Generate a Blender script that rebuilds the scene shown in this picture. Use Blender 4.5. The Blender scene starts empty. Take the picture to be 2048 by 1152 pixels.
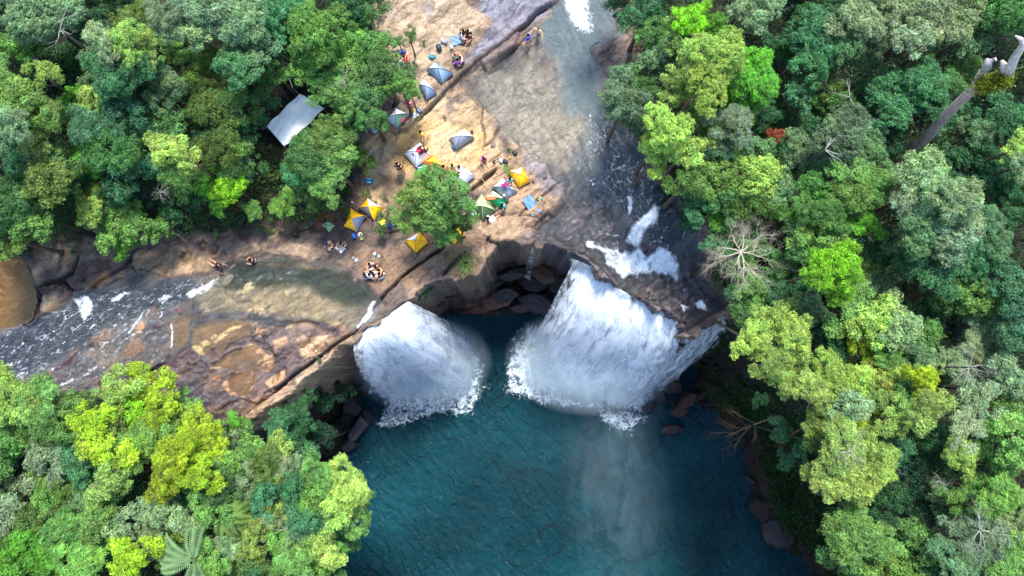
import bpy, math, random
import numpy as np
from mathutils import Vector, Matrix

random.seed(7); RNG = np.random.default_rng(11)
R = math.radians
scene = bpy.context.scene
col = scene.collection

# ------------------------------------------------------------------ camera
CAM_H = 55.0; FPX = 1384.0; PITCH = math.atan(144 / FPX)
cam = bpy.data.cameras.new('camera'); camo = bpy.data.objects.new('camera', cam); col.objects.link(camo)
cam.sensor_width = 36.0; cam.lens = FPX / 2048 * 36.0; cam.clip_end = 3000; cam.clip_start = 0.5
camo.location = (0, 0, CAM_H); camo.rotation_euler = (PITCH, 0, 0)
scene.camera = camo
# ------------------------------------------------------------------ world, sun, exposure
SUN_EL = R(64); SUN_AZ = R(8)          # azimuth measured from +Y (top of the photo) towards +X
w = bpy.data.worlds.new('World'); scene.world = w; w.use_nodes = True
nt = w.node_tree; nt.nodes.clear()
sky = nt.nodes.new('ShaderNodeTexSky'); sky.sky_type = 'NISHITA'; sky.sun_disc = False
sky.sun_elevation = SUN_EL; sky.sun_rotation = SUN_AZ; sky.air_density = 1.0; sky.dust_density = 0.6
bg = nt.nodes.new('ShaderNodeBackground'); bg.inputs[1].default_value = 0.15
out = nt.nodes.new('ShaderNodeOutputWorld')
nt.links.new(sky.outputs[0], bg.inputs[0]); nt.links.new(bg.outputs[0], out.inputs[0])
sl = bpy.data.lights.new('sun', 'SUN'); sl.energy = 2.7; sl.angle = R(13); sl.color = (1, 0.96, 0.88)
so = bpy.data.objects.new('sun', sl); col.objects.link(so)
sd = Vector((math.sin(SUN_AZ) * math.cos(SUN_EL), math.cos(SUN_AZ) * math.cos(SUN_EL), math.sin(SUN_EL)))
so.rotation_euler = sd.to_track_quat('Z', 'Y').to_euler(); so.location = sd * 200
vs = scene.view_settings; vs.view_transform = 'Standard'; vs.look = 'None'; vs.gamma = 1; vs.exposure = 1.72
scene.render.resolution_x = 1024; scene.render.resolution_y = 576
scene.render.engine = 'CYCLES'
scene.cycles.max_bounces = 5; scene.cycles.diffuse_bounces = 3; scene.cycles.transparent_max_bounces = 16
scene.cycles.glossy_bounces = 2; scene.cycles.volume_bounces = 3

# ------------------------------------------------------------------ helpers
cp, sp = math.cos(PITCH), math.sin(PITCH)
def P(px, py, z=0.0):
    dx = (px - 1024) / FPX; dy = -(py - 576) / FPX; dz = -1.0
    wy = dy * cp - dz * sp; wz = dy * sp + dz * cp
    t = (z - CAM_H) / wz
    return Vector((dx * t, wy * t, z))
def to_px(x, y, z=0.0):
    yy = y; zz = z - CAM_H
    cy = yy * cp + zz * sp; cz = -yy * sp + zz * cp
    return 1024 + FPX * x / (-cz), 576 - FPX * cy / (-cz)
def lin(c, k=0.62):
    o = []
    for v in c:
        v = v / 255.0
        o.append((v / 12.92 if v <= 0.04045 else ((v + 0.055) / 1.055) ** 2.4) * k)
    return tuple(o)
def rgba(c, k=0.62): return lin(c, k) + (1.0,)
KOBJ = 1.1

def hash2(ix, iy, seed):
    h = (ix.astype(np.int64) * 374761393 + iy.astype(np.int64) * 668265263 + seed * 974634777) & 0xFFFFFFFF
    h = ((h ^ (h >> 13)) * 1274126177) & 0xFFFFFFFF
    h = (h ^ (h >> 16)) & 0xFFFFFFFF
    return h.astype(np.float64) / 4294967295.0
def vnoise(x, y, seed=0):
    ix = np.floor(x); iy = np.floor(y); fx = x - ix; fy = y - iy
    fx = fx * fx * (3 - 2 * fx); fy = fy * fy * (3 - 2 * fy)
    a = hash2(ix, iy, seed); b = hash2(ix + 1, iy, seed); c = hash2(ix, iy + 1, seed); d = hash2(ix + 1, iy + 1, seed)
    return (a + (b - a) * fx) * (1 - fy) + (c + (d - c) * fx) * fy
def fbm(x, y, octv=4, seed=0, ridged=False):
    s = 0; a = 0.5; t = 0
    for i in range(octv):
        n = vnoise(x, y, seed + i * 17)
        if ridged: n = 1 - np.abs(2 * n - 1)
        s = s + a * n; t += a; a *= 0.5; x = x * 2.03 + 3.1; y = y * 2.03 - 1.7
    return s / t
def sdf(poly, X, Y):
    """positive inside"""
    p = np.asarray(poly, float); q = np.roll(p, -1, 0)
    d = np.full(X.shape, 1e18); ins = np.zeros(X.shape, bool)
    for (x1, y1), (x2, y2) in zip(p, q):
        ex, ey = x2 - x1, y2 - y1; wx, wy = X - x1, Y - y1
        t = np.clip((wx * ex + wy * ey) / (ex * ex + ey * ey + 1e-12), 0, 1)
        d = np.minimum(d, (wx - ex * t) ** 2 + (wy - ey * t) ** 2)
        c = ((y1 > Y) != (y2 > Y))
        if y1 != y2: ins ^= c & (X < (x2 - x1) * (Y - y1) / (y2 - y1) + x1)
    d = np.sqrt(d); return np.where(ins, d, -d)
def pldist(pts, X, Y):
    d = np.full(X.shape, 1e18); s = np.zeros(X.shape); n = len(pts) - 1
    for i in range(n):
        (x1, y1), (x2, y2) = pts[i], pts[i + 1]
        ex, ey = x2 - x1, y2 - y1; wx, wy = X - x1, Y - y1
        t = np.clip((wx * ex + wy * ey) / (ex * ex + ey * ey + 1e-12), 0, 1)
        dd = (wx - ex * t) ** 2 + (wy - ey * t) ** 2
        m = dd < d; s = np.where(m, (i + t) / n, s); d = np.where(m, dd, d)
    return np.sqrt(d), s
def sstep(a, b, x):
    t = np.clip((x - a) / (b - a), 0, 1); return t * t * (3 - 2 * t)

def mesh_np(name, V, F, smooth=True, attrs=None):
    me = bpy.data.meshes.new(name); V = np.asarray(V, np.float32); F = np.asarray(F, np.int32)
    n = F.shape[1]
    me.vertices.add(len(V)); me.vertices.foreach_set('co', V.ravel())
    me.loops.add(F.size); me.loops.foreach_set('vertex_index', F.ravel())
    me.polygons.add(len(F)); me.polygons.foreach_set('loop_start', np.arange(0, F.size, n, dtype=np.int32))
    me.polygons.foreach_set('loop_total', np.full(len(F), n, np.int32))
    me.polygons.foreach_set('use_smooth', np.full(len(F), smooth, bool))
    for k, a in (attrs or {}).items():
        a = np.asarray(a, np.float32)
        if a.ndim == 1:
            at = me.attributes.new(k, 'FLOAT', 'POINT'); at.data.foreach_set('value', a)
        elif a.shape[1] == 2:
            at = me.attributes.new(k, 'FLOAT2', 'POINT'); at.data.foreach_set('vector', a.ravel())
        else:
            at = me.attributes.new(k, 'FLOAT_COLOR', 'POINT')
            at.data.foreach_set('color', np.c_[a[:, :3], np.ones(len(a))].astype(np.float32).ravel())
    me.update(); me.validate(); return me

class MB:
    def __init__(s): s.v = []; s.f = []; s.uv = []
    def quad(s, a, b, c, d):
        n = len(s.v); s.v += [tuple(a), tuple(b), tuple(c), tuple(d)]; s.f.append((n, n + 1, n + 2, n + 3))
    def tube(s, pts, rad, n=6, cap=True):
        pts = [Vector(p) for p in pts]
        if not hasattr(rad, '__len__'): rad = [rad] * len(pts)
        base = len(s.v); up = Vector((0.13, 0.27, 0.95))
        for i, p in enumerate(pts):
            d = (pts[min(i + 1, len(pts) - 1)] - pts[max(i - 1, 0)])
            d = d.normalized() if d.length > 1e-6 else Vector((0, 0, 1))
            a = d.cross(up)
            if a.length < 0.05: a = d.cross(Vector((1, 0, 0)))
            a.normalize(); b = d.cross(a)
            for k in range(n):
                t = 2 * math.pi * k / n
                s.v.append(tuple(p + (a * math.cos(t) + b * math.sin(t)) * rad[i]))
        for i in range(len(pts) - 1):
            for k in range(n):
                k2 = (k + 1) % n
                s.f.append((base + i * n + k, base + i * n + k2, base + (i + 1) * n + k2, base + (i + 1) * n + k))
        if cap:
            s.f.append(tuple(base + k for k in reversed(range(n))))
            s.f.append(tuple(base + (len(pts) - 1) * n + k for k in range(n)))
    def grid(s, fn, nu, nv):
        base = len(s.v)
        for j in range(nv + 1):
            for i in range(nu + 1): s.v.append(tuple(fn(i / nu, j / nv)))
        for j in range(nv):
            for i in range(nu):
                a = base + j * (nu + 1) + i; s.f.append((a, a + 1, a + nu + 2, a + nu + 1))
    def blob(s, c, r, seed=0, amp=0.15, nu=12, nv=8, rot=0, squash=None):
        """closed rounded form"""
        rr = random.Random(seed); ph = [rr.uniform(0, 6.28) for _ in range(6)]; base = len(s.v)
        cr, sr = math.cos(rot), math.sin(rot)
        e = squash or 1.0
        def pw(v): return math.copysign(abs(v) ** e, v)
        pts = []
        for j in range(1, nv):
            th = math.pi * j / nv
            for i in range(nu):
                fi = 2 * math.pi * i / nu
                k = 1 + amp * (math.sin(2 * fi + ph[0] + th) * .5 + math.sin(3 * fi + ph[1]) * .35 * math.sin(2 * th + ph[2]) + .4 * math.sin(5 * fi + ph[3] + 3 * th))
                x = pw(math.sin(th)) * pw(math.cos(fi)) * r[0] * k; y = pw(math.sin(th)) * pw(math.sin(fi)) * r[1] * k; z = pw(math.cos(th)) * r[2] * k
                pts.append((c[0] + x * cr - y * sr, c[1] + x * sr + y * cr, c[2] + z))
        s.v += pts; top = len(s.v); s.v.append((c[0], c[1], c[2] + r[2])); bot = len(s.v); s.v.append((c[0], c[1], c[2] - r[2]))
        for j in range(nv - 2):
            for i in range(nu):
                a = base + j * nu + i; b = base + j * nu + (i + 1) % nu
                s.f.append((a, a + nu, b + nu, b))
        for i in range(nu):
            s.f.append((base + i, base + (i + 1) % nu, top)); l = base + (nv - 2) * nu
            s.f.append((l + (i + 1) % nu, l + i, bot))
    def mesh(s, name, smooth=True):
        me = bpy.data.meshes.new(name); me.from_pydata(s.v, [], s.f)
        me.polygons.foreach_set('use_smooth', [smooth] * len(me.polygons)); me.update(); return me
    def build(s, name, mat, parent=None, smooth=True, color=None):
        return obj(name, s.mesh(name, smooth), mat, parent, color)

def obj(name, me, mat=None, parent=None, color=None):
    o = bpy.data.objects.new(name, me); col.objects.link(o)
    if mat and not me.materials: me.materials.append(mat)
    if parent: o.parent = parent
    if color: o.color = rgba(color, KOBJ if mat in (M_CLOTH, M_SKIN, M_HARD) else .62) if max(color) > 1.01 else tuple(color) + (1.0,)
    return o
def tag(o, label=None, cat=None, group=None, kind=None):
    if label: o['label'] = label
    if cat: o['category'] = cat
    if group: o['group'] = group
    if kind: o['kind'] = kind
    return o
def empty(name, loc, rz=0, label=None, cat=None, group=None):
    o = bpy.data.objects.new(name, None); col.objects.link(o); o.location = loc; o.rotation_euler = (0, 0, rz)
    o.empty_display_size = 0.2
    return tag(o, label, cat, group)

# ------------------------------------------------------------------ materials
def newmat(name):
    m = bpy.data.materials.new(name); m.use_nodes = True; n = m.node_tree; n.nodes.clear()
    o = n.nodes.new('ShaderNodeOutputMaterial'); return m, n, o
def N(n, t, **kw):
    x = n.nodes.new('ShaderNode' + t)
    for k, v in kw.items(): setattr(x, k, v)
    return x
def L(n, a, b): n.links.new(a, b)
def noise_tex(n, scale, detail=5, rough=0.6, vec=None, dist=0.0):
    t = N(n, 'TexNoise'); t.inputs['Scale'].default_value = scale; t.inputs['Detail'].default_value = detail
    t.inputs['Roughness'].default_value = rough; t.inputs['Distortion'].default_value = dist
    if vec is not None: L(n, vec, t.inputs['Vector'])
    return t
def maprange(n, src, a, b, c, d):
    m = N(n, 'MapRange'); L(n, src, m.inputs[0])
    for i, v in enumerate((a, b, c, d)): m.inputs[i + 1].default_value = v
    return m.outputs[0]
def mixc(n, a, b, fac, mode='MIX'):
    m = N(n, 'Mix', data_type='RGBA', blend_type=mode)
    for sock, v in ((m.inputs[6], a), (m.inputs[7], b), (m.inputs[0], fac)):
        if hasattr(v, 'is_output'): L(n, v, sock)
        else: sock.default_value = v
    return m.outputs[2]
def mth(n, op, a, b=0.0):
    m = N(n, 'Math', operation=op)
    for i, v in enumerate((a, b)):
        if hasattr(v, 'is_output'): L(n, v, m.inputs[i])
        else: m.inputs[i].default_value = v
    return m.outputs[0]

def mat_rock():
    m, n, o = newmat('rock_ground')
    at = N(n, 'Attribute', attribute_name='paint'); wet = N(n, 'Attribute', attribute_name='wet')
    tc = N(n, 'TexCoord'); v = tc.outputs['Object']
    mp = N(n, 'Mapping'); L(n, v, mp.inputs[0]); mp.vector_type = 'TEXTURE'; mp.inputs['Rotation'].default_value = (0, 0, R(38)); mp.inputs['Scale'].default_value = (2.4, 1.0, 1.0)
    n1 = noise_tex(n, 1.1, 8, 0.68, mp.outputs[0], 0.6); n2 = noise_tex(n, 6.5, 6, 0.7, v)
    n3 = noise_tex(n, 0.45, 5, 0.6, v, 0.4); n4 = noise_tex(n, 2.6, 9, 0.72, mp.outputs[0], 0.3)
    c = mixc(n, at.outputs[0], maprange(n, n1.outputs[0], .3, .7, .55, 1.4), 1.0, 'MULTIPLY')
    c = mixc(n, c, maprange(n, n2.outputs[0], .3, .7, .72, 1.28), 1.0, 'MULTIPLY')
    # rusty and grey staining, lichen specks
    c = mixc(n, c, rgba((150, 116, 88)), maprange(n, n3.outputs[0], .54, .74, 0, .35))
    c = mixc(n, c, rgba((84, 80, 88)), maprange(n, n4.outputs[0], .56, .70, 0, .35))
    n6 = noise_tex(n, .55, 7, .55, mp.outputs[0], 1.2); n7 = noise_tex(n, 1.7, 6, .6, v, .8)
    ln_ = mth(n, 'ABSOLUTE', mth(n, 'SUBTRACT', n6.outputs[0], .5)); l2_ = mth(n, 'ABSOLUTE', mth(n, 'SUBTRACT', n7.outputs[0], .47))
    v1_ = maprange(n, ln_, 0, .010, .42, 1); v2_ = maprange(n, l2_, 0, .014, .66, 1)
    c = mixc(n, c, mth(n, 'MULTIPLY', v1_, v2_), 1.0, 'MULTIPLY')
    n8 = noise_tex(n, 17, 4, .7, v); c = mixc(n, c, maprange(n, n8.outputs[0], .3, .7, .78, 1.22), 1.0, 'MULTIPLY')
    b = N(n, 'BsdfPrincipled'); L(n, c, b.inputs['Base Color'])
    L(n, maprange(n, wet.outputs['Fac'], 0, 1, .85, .28), b.inputs['Roughness'])
    b.inputs['Specular IOR Level'].default_value = 0.4
    h = mth(n, 'ADD', mth(n, 'MULTIPLY', n1.outputs[0], 1.0), mth(n, 'MULTIPLY', n2.outputs[0], .35))
    h = mth(n, 'ADD', mth(n, 'ADD', h, mth(n, 'MULTIPLY', n4.outputs[0], .6)), mth(n, 'MULTIPLY', mth(n, 'MULTIPLY', v1_, v2_), .35))
    bp = N(n, 'Bump'); bp.inputs['Strength'].default_value = 0.75; bp.inputs['Distance'].default_value = 0.16
    L(n, h, bp.inputs['Height']); L(n, bp.outputs[0], b.inputs['Normal'])
    L(n, b.outputs[0], o.inputs[0]); return m

def mat_stream(ang=30):
    m, n, o = newmat('stream_water')
    fo = N(n, 'Attribute', attribute_name='foam'); ti = N(n, 'Attribute', attribute_name='tint'); dk = N(n, 'Attribute', attribute_name='murk')
    tc = N(n, 'TexCoord'); v = tc.outputs['Object']
    mp = N(n, 'Mapping'); L(n, v, mp.inputs[0]); mp.vector_type = 'TEXTURE'; mp.inputs['Rotation'].default_value = (0, 0, R(ang)); mp.inputs['Scale'].default_value = (2.3, .9, 1.0)
    n1 = noise_tex(n, 1.7, 7, 0.62, mp.outputs[0], 1.2); n2 = noise_tex(n, 6.0, 5, 0.6, v, 0.8)
    bp = N(n, 'Bump'); bp.inputs['Strength'].default_value = 1.0; bp.inputs['Distance'].default_value = 0.4
    L(n, mth(n, 'ADD', n1.outputs[0], mth(n, 'MULTIPLY', n2.outputs[0], .25)), bp.inputs['Height'])
    tr = N(n, 'BsdfTransparent'); L(n, mixc(n, (1, 1, 1, 1), ti.outputs[0], 1.0), tr.inputs[0])
    df = N(n, 'BsdfDiffuse'); L(n, ti.outputs[0], df.inputs[0]); L(n, bp.outputs[0], df.inputs['Normal'])
    mx0 = N(n, 'MixShader'); L(n, dk.outputs['Fac'], mx0.inputs[0]); L(n, tr.outputs[0], mx0.inputs[1]); L(n, df.outputs[0], mx0.inputs[2])
    gl = N(n, 'BsdfGlossy'); gl.inputs['Roughness'].default_value = 0.16; gl.inputs['Color'].default_value = (.9, .95, 1, 1); L(n, bp.outputs[0], gl.inputs['Normal'])
    lw = N(n, 'Fresnel'); lw.inputs[0].default_value = 1.45; L(n, bp.outputs[0], lw.inputs['Normal'])
    mx = N(n, 'MixShader'); L(n, lw.outputs[0], mx.inputs[0]); L(n, mx0.outputs[0], mx.inputs[1]); L(n, gl.outputs[0], mx.inputs[2])
    fd = N(n, 'BsdfDiffuse'); fd.inputs[0].default_value = (.8, .84, .87, 1)
    n3 = noise_tex(n, 3.6, 10, 0.8, mp.outputs[0], 1.6)
    ff = mth(n, 'ADD', fo.outputs['Fac'], maprange(n, n3.outputs[0], .32, .68, -.5, .5))
    ff = maprange(n, ff, .38, 1.05, 0, .95)
    mx2 = N(n, 'MixShader'); L(n, ff, mx2.inputs[0]); L(n, mx.outputs[0], mx2.inputs[1]); L(n, fd.outputs[0], mx2.inputs[2])
    L(n, mx2.outputs[0], o.inputs[0]); return m

def mat_pool():
    m, n, o = newmat('pool_water')
    fo = N(n, 'Attribute', attribute_name='foam')
    tc = N(n, 'TexCoord'); v = tc.outputs['Object']
    mp = N(n, 'Mapping'); L(n, v, mp.inputs[0]); mp.vector_type = 'TEXTURE'; mp.inputs['Rotation'].default_value = (0, 0, R(-50)); mp.inputs['Scale'].default_value = (2.2, 1.0, 1.0)
    n1 = noise_tex(n, 1.8, 6, 0.6, mp.outputs[0], .6); n2 = noise_tex(n, 5.0, 5, 0.6, v, 0.8); n5 = noise_tex(n, .12, 3, .5, v)
    bp = N(n, 'Bump'); bp.inputs['Strength'].default_value = 1.0; bp.inputs['Distance'].default_value = 1.1
    L(n, mth(n, 'ADD', n1.outputs[0], mth(n, 'MULTIPLY', n2.outputs[0], .22)), bp.inputs['Height'])
    c = mixc(n, (.0013, .032, .048, 1), (.0044, .066, .090, 1), maprange(n, n5.outputs[0], .35, .65, 0, 1))
    b = N(n, 'BsdfPrincipled'); L(n, c, b.inputs['Base Color']); b.inputs['Roughness'].default_value = 0.17
    b.inputs['IOR'].default_value = 1.4; b.inputs['Specular IOR Level'].default_value = 0.6; L(n, bp.outputs[0], b.inputs['Normal'])
    n3 = noise_tex(n, 1.6, 10, 0.8, v, 1.5)
    ff = mth(n, 'ADD', fo.outputs['Fac'], maprange(n, n3.outputs[0], .35, .65, -.4, .4)); ff = maprange(n, ff, .35, .7, 0, .95)
    fd = N(n, 'BsdfDiffuse'); fd.inputs[0].default_value = (.75, .85, .9, 1)
    mx = N(n, 'MixShader'); L(n, ff, mx.inputs[0]); L(n, b.outputs[0], mx.inputs[1]); L(n, fd.outputs[0], mx.inputs[2])
    L(n, mx.outputs[0], o.inputs[0]); return m

def mat_fall():
    m, n, o = newmat('falling_water')
    uv = N(n, 'Attribute', attribute_name='flow'); ed = N(n, 'Attribute', attribute_name='body')
    mp = N(n, 'Mapping'); L(n, uv.outputs['Vector'], mp.inputs[0]); mp.inputs['Scale'].default_value = (2.4, 0.30, 1)
    oi = N(n, 'ObjectInfo'); L(n, oi.outputs['Location'], mp.inputs['Location'])
    n1 = noise_tex(n, 1.0, 10, 0.74, mp.outputs[0], 1.1)
    mp2 = N(n, 'Mapping'); L(n, uv.outputs['Vector'], mp2.inputs[0]); mp2.inputs['Scale'].default_value = (1.1, .5, 1)
    n2 = noise_tex(n, 0.55, 6, 0.65, mp2.outputs[0], 0.8)
    a = mth(n, 'ADD', ed.outputs['Fac'], maprange(n, n1.outputs[0], .3, .7, -.75, .75))
    a = mth(n, 'ADD', a, maprange(n, n2.outputs[0], .3, .7, -.5, .5))
    a = maprange(n, a, .12, .95, 0, .96)
    d = N(n, 'BsdfDiffuse'); d.inputs[0].default_value = (.92, .95, .97, 1)
    t2 = N(n, 'BsdfTranslucent'); t2.inputs[0].default_value = (.9, .95, .98, 1)
    md = N(n, 'MixShader'); md.inputs[0].default_value = .5; L(n, d.outputs[0], md.inputs[1]); L(n, t2.outputs[0], md.inputs[2])
    t = N(n, 'BsdfTransparent'); mx = N(n, 'MixShader'); L(n, a, mx.inputs[0]); L(n, t.outputs[0], mx.inputs[1]); L(n, md.outputs[0], mx.inputs[2])
    L(n, mx.outputs[0], o.inputs[0]); return m

def mat_leaf(name='leaves', trans=0.35):
    m, n, o = newmat(name)
    oi = N(n, 'ObjectInfo'); at = N(n, 'Attribute', attribute_name='tone'); ge = N(n, 'NewGeometry')
    c = mixc(n, oi.outputs['Color'], at.outputs['Color'], 1.0, 'MULTIPLY')
    tc = N(n, 'TexCoord'); nz = noise_tex(n, 1.3, 3, .6, ge.outputs['Position'])
    c = mixc(n, c, maprange(n, nz.outputs[0], .3, .7, .7, 1.3), 1.0, 'MULTIPLY')
    d = N(n, 'BsdfPrincipled'); L(n, c, d.inputs['Base Color']); d.inputs['Roughness'].default_value = .5; d.inputs['Specular IOR Level'].default_value = .3
    t = N(n, 'BsdfTranslucent'); L(n, mixc(n, c, (1.1, 1.25, .35, 1), 1.0, 'MULTIPLY'), t.inputs[0])
    mx = N(n, 'MixShader'); mx.inputs[0].default_value = trans; L(n, d.outputs[0], mx.inputs[1]); L(n, t.outputs[0], mx.inputs[2])
    L(n, mx.outputs[0], o.inputs[0]); return m

def mat_tinted(name, rough=.7, bump=.3, scale=8., spec=.3, var=.25):
    m, n, o = newmat(name); oi = N(n, 'ObjectInfo'); tc = N(n, 'TexCoord')
    nz = noise_tex(n, scale, 5, .6, tc.outputs['Object'])
    c = mixc(n, oi.outputs['Color'], maprange(n, nz.outputs[0], .3, .7, 1 - var, 1 + var), 1.0, 'MULTIPLY')
    b = N(n, 'BsdfPrincipled'); L(n, c, b.inputs['Base Color']); b.inputs['Roughness'].default_value = rough; b.inputs['Specular IOR Level'].default_value = spec
    bp = N(n, 'Bump'); bp.inputs['Strength'].default_value = bump; bp.inputs['Distance'].default_value = .05
    L(n, nz.outputs[0], bp.inputs['Height']); L(n, bp.outputs[0], b.inputs['Normal']); L(n, b.outputs[0], o.inputs[0]); return m
def mat_boulder():
    m, n, o = newmat('boulder_rock'); oi = N(n, 'ObjectInfo'); tc = N(n, 'TexCoord'); v = tc.outputs['Object']
    n1 = noise_tex(n, .9, 8, .68, v, .5); n2 = noise_tex(n, 5, 6, .7, v)
    c = mixc(n, oi.outputs['Color'], maprange(n, n1.outputs[0], .3, .7, .45, 1.5), 1.0, 'MULTIPLY')
    c = mixc(n, c, rgba((150, 95, 65)), maprange(n, n2.outputs[0], .5, .7, 0, .4))
    b = N(n, 'BsdfPrincipled'); L(n, c, b.inputs['Base Color']); b.inputs['Roughness'].default_value = .5
    bp = N(n, 'Bump'); bp.inputs['Strength'].default_value = .9; bp.inputs['Distance'].default_value = .2
    L(n, mth(n, 'ADD', n1.outputs[0], n2.outputs[0]), bp.inputs['Height']); L(n, bp.outputs[0], b.inputs['Normal']); L(n, b.outputs[0], o.inputs[0]); return m

M_ROCK = mat_rock(); M_STREAM = mat_stream(28); M_RIVER = mat_stream(-62); M_POOL = mat_pool(); M_FALL = mat_fall()
M_LEAF = mat_leaf(); M_BARK = mat_tinted('bark', .85, .6, 5., .2, .4); M_CLOTH = mat_tinted('tent_fabric', .6, .15, 3., .35, .08)
M_SKIN = mat_tinted('skin', .6, .05, 20., .3, .06); M_HARD = mat_tinted('hard_plastic', .35, .05, 6., .5, .08); M_BOULD = mat_boulder()

# ------------------------------------------------------------------ layout (photo pixels, turned into places on the ground plane)
RIM = [(540, 1500), (500, 1180), (478, 1050), (468, 960), (478, 900), (498, 862), (540, 828), (600, 776), (640, 736), (700, 686), (742, 648), (800, 612), (816, 592), (858, 566),
       (892, 556), (928, 562), (955, 545), (975, 515), (1003, 498), (1032, 490), (1065, 488), (1110, 494), (1150, 512), (1185, 530), (1215, 545), (1250, 575),
       (1292, 600), (1332, 616), (1368, 640), (1376, 664), (1392, 668), (1425, 642), (1462, 614), (1500, 640), (1545, 700), (1600, 770), (1665, 850), (1730, 930),
       (1800, 1020), (1890, 1110), (1970, 1200), (2010, 1500)]
SHORE = [(640, 1500), (655, 1150), (690, 1010), (668, 930), (700, 850), (735, 800), (752, 740), (800, 668), (868, 625), (905, 628), (990, 634), (1080, 622), (1130, 606),
         (1180, 600), (1260, 640), (1340, 700), (1400, 740), (1370, 790), (1420, 830), (1470, 870), (1490, 930), (1505, 1000), (1530, 1060), (1600, 1120), (1640, 1180), (1680, 1500)]
POOL_Z = -20.0
RIMW = [tuple(P(x, y, 0)[:2]) for x, y in RIM]; SHOREW = [tuple(P(x, y, POOL_Z)[:2]) for x, y in SHORE]

def axis(lo, hi, a, b, step, far=1.22):
    x = list(np.arange(a, b, step)); s = step
    while x[-1] < hi: s *= far; x.append(x[-1] + s)
    s = step
    while x[0] > lo: s *= far; x.insert(0, x[0] - s)
    return np.array(x)
gx = axis(-600, 600, -45, 30, 0.1, 1.06); gy = axis(-600, 600, -25, 32.5, 0.1, 1.06)
GX, GY = np.meshgrid(gx, gy); SH = GX.shape
X = GX.ravel(); Y = GY.ravel()
U, V = to_px(X, Y, 0.0)
wx = (fbm(X * .55, Y * .55, 5, 3) - .5); wy = (fbm(X * .55 + 40, Y * .55, 5, 9) - .5)
# fractured slab pattern, long along the lower-left / upper-right joints
ca, sa = math.cos(R(38)), math.sin(R(38))
A1 = X * ca + Y * sa; A2 = -X * sa + Y * ca
def voro(x, y, seed=5):
    ix = np.floor(x); iy = np.floor(y); d1 = np.full(x.shape, 9.); d2 = np.full(x.shape, 9.); idv = np.zeros(x.shape)
    for i in (-1, 0, 1):
        for j in (-1, 0, 1):
            cx = ix + i + .1 + .8 * hash2(ix + i, iy + j, seed); cy = iy + j + .1 + .8 * hash2(ix + i, iy + j, seed + 7)
            d = np.hypot(x - cx, y - cy); hid = hash2(ix + i, iy + j, seed + 13)
            m = d < d1; d2 = np.where(m, d1, np.minimum(d2, d)); idv = np.where(m, hid, idv); d1 = np.where(m, d, d1)
    return d1, d2, idv
def paintmask(poly, feather=8, warp=18, soft=None):
    p = np.asarray(poly, float); m = feather + abs(warp) + 4
    k = np.where((U > p[:, 0].min() - m) & (U < p[:, 0].max() + m) & (V > p[:, 1].min() - m) & (V < p[:, 1].max() + m))[0]
    out = np.zeros(U.shape)
    if len(k): out[k] = sstep(-.5, .5, sdf(poly, U[k] + wx[k] * warp * 2, V[k] + wy[k] * warp * 2) / feather)
    return out
def linemask(pts, width, warp=6, taper=True):
    p = np.asarray(pts, float); m = width * 2 + warp + 4
    k = np.where((U > p[:, 0].min() - m) & (U < p[:, 0].max() + m) & (V > p[:, 1].min() - m) & (V < p[:, 1].max() + m))[0]
    out = np.zeros(U.shape)
    if len(k):
        d, s = pldist(pts, U[k] + wx[k] * warp * 2, V[k] + wy[k] * warp * 2)
        ww = width * (np.clip(np.minimum(s, 1 - s) * 6, .25, 1) if taper else 1) * (.6 + .8 * fbm(X[k] * 1.3, Y[k] * 1.3, 3, 31))
        out[k] = 1 - sstep(.35, 1.0, d / ww)
    return out

paint = np.zeros((len(X), 3)); paint[:] = lin((150, 126, 106))
def put(mask, c, k=1.0): 
    global paint
    m = (np.clip(mask, 0, 1) * k)[:, None]; paint = paint * (1 - m) + np.array(lin(c)) * m
fA = fbm(X * .35, Y * .35, 5, 21); fB = fbm(X * 1.1, Y * 1.1, 5, 22); fC = fbm(A1 * .35, A2 * 1.1, 5, 23)
put(sstep(.5, .64, fC), (92, 80, 78), .8); put(sstep(.52, .66, fB), (186, 156, 124), .7); put(sstep(.55, .68, fA), (112, 92, 88), .6)
# river and wet areas --------------------------------------------------
RIVER_R = [(1120, -60), (1108, 20), (1062, 62), (1030, 102), (968, 142), (930, 172), (950, 200), (990, 230), (1010, 262), (1060, 300), (1100, 340), (1130, 365), (1120, 395), (1100, 420),
           (1060, 455), (1100, 480), (1160, 498), (1200, 530), (1250, 575), (1330, 616), (1372, 640), (1380, 668), (1464, 616), (1430, 560), (1400, 480), (1380, 420), (1330, 340), (1270, 270), (1215, 210),
           (1225, 150), (1210, 130), (1180, 95), (1235, 60), (1240, -60)]
RIVER_L = [(-60, 690), (-10, 655), (60, 650), (150, 580), (210, 570), (280, 540), (330, 555), (420, 550), (480, 520), (530, 505), (590, 515), (680, 530), (722, 560), (760, 590), (770, 610), (742, 640),
           (700, 668), (690, 650), (640, 640), (600, 640), (560, 650), (520, 645), (440, 660), (390, 690), (340, 720), (300, 730), (210, 740), (130, 800), (60, 790), (-60, 790)]
mR = paintmask(RIVER_R, 20, 14); mL = paintmask(RIVER_L, 12, 10)
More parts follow.
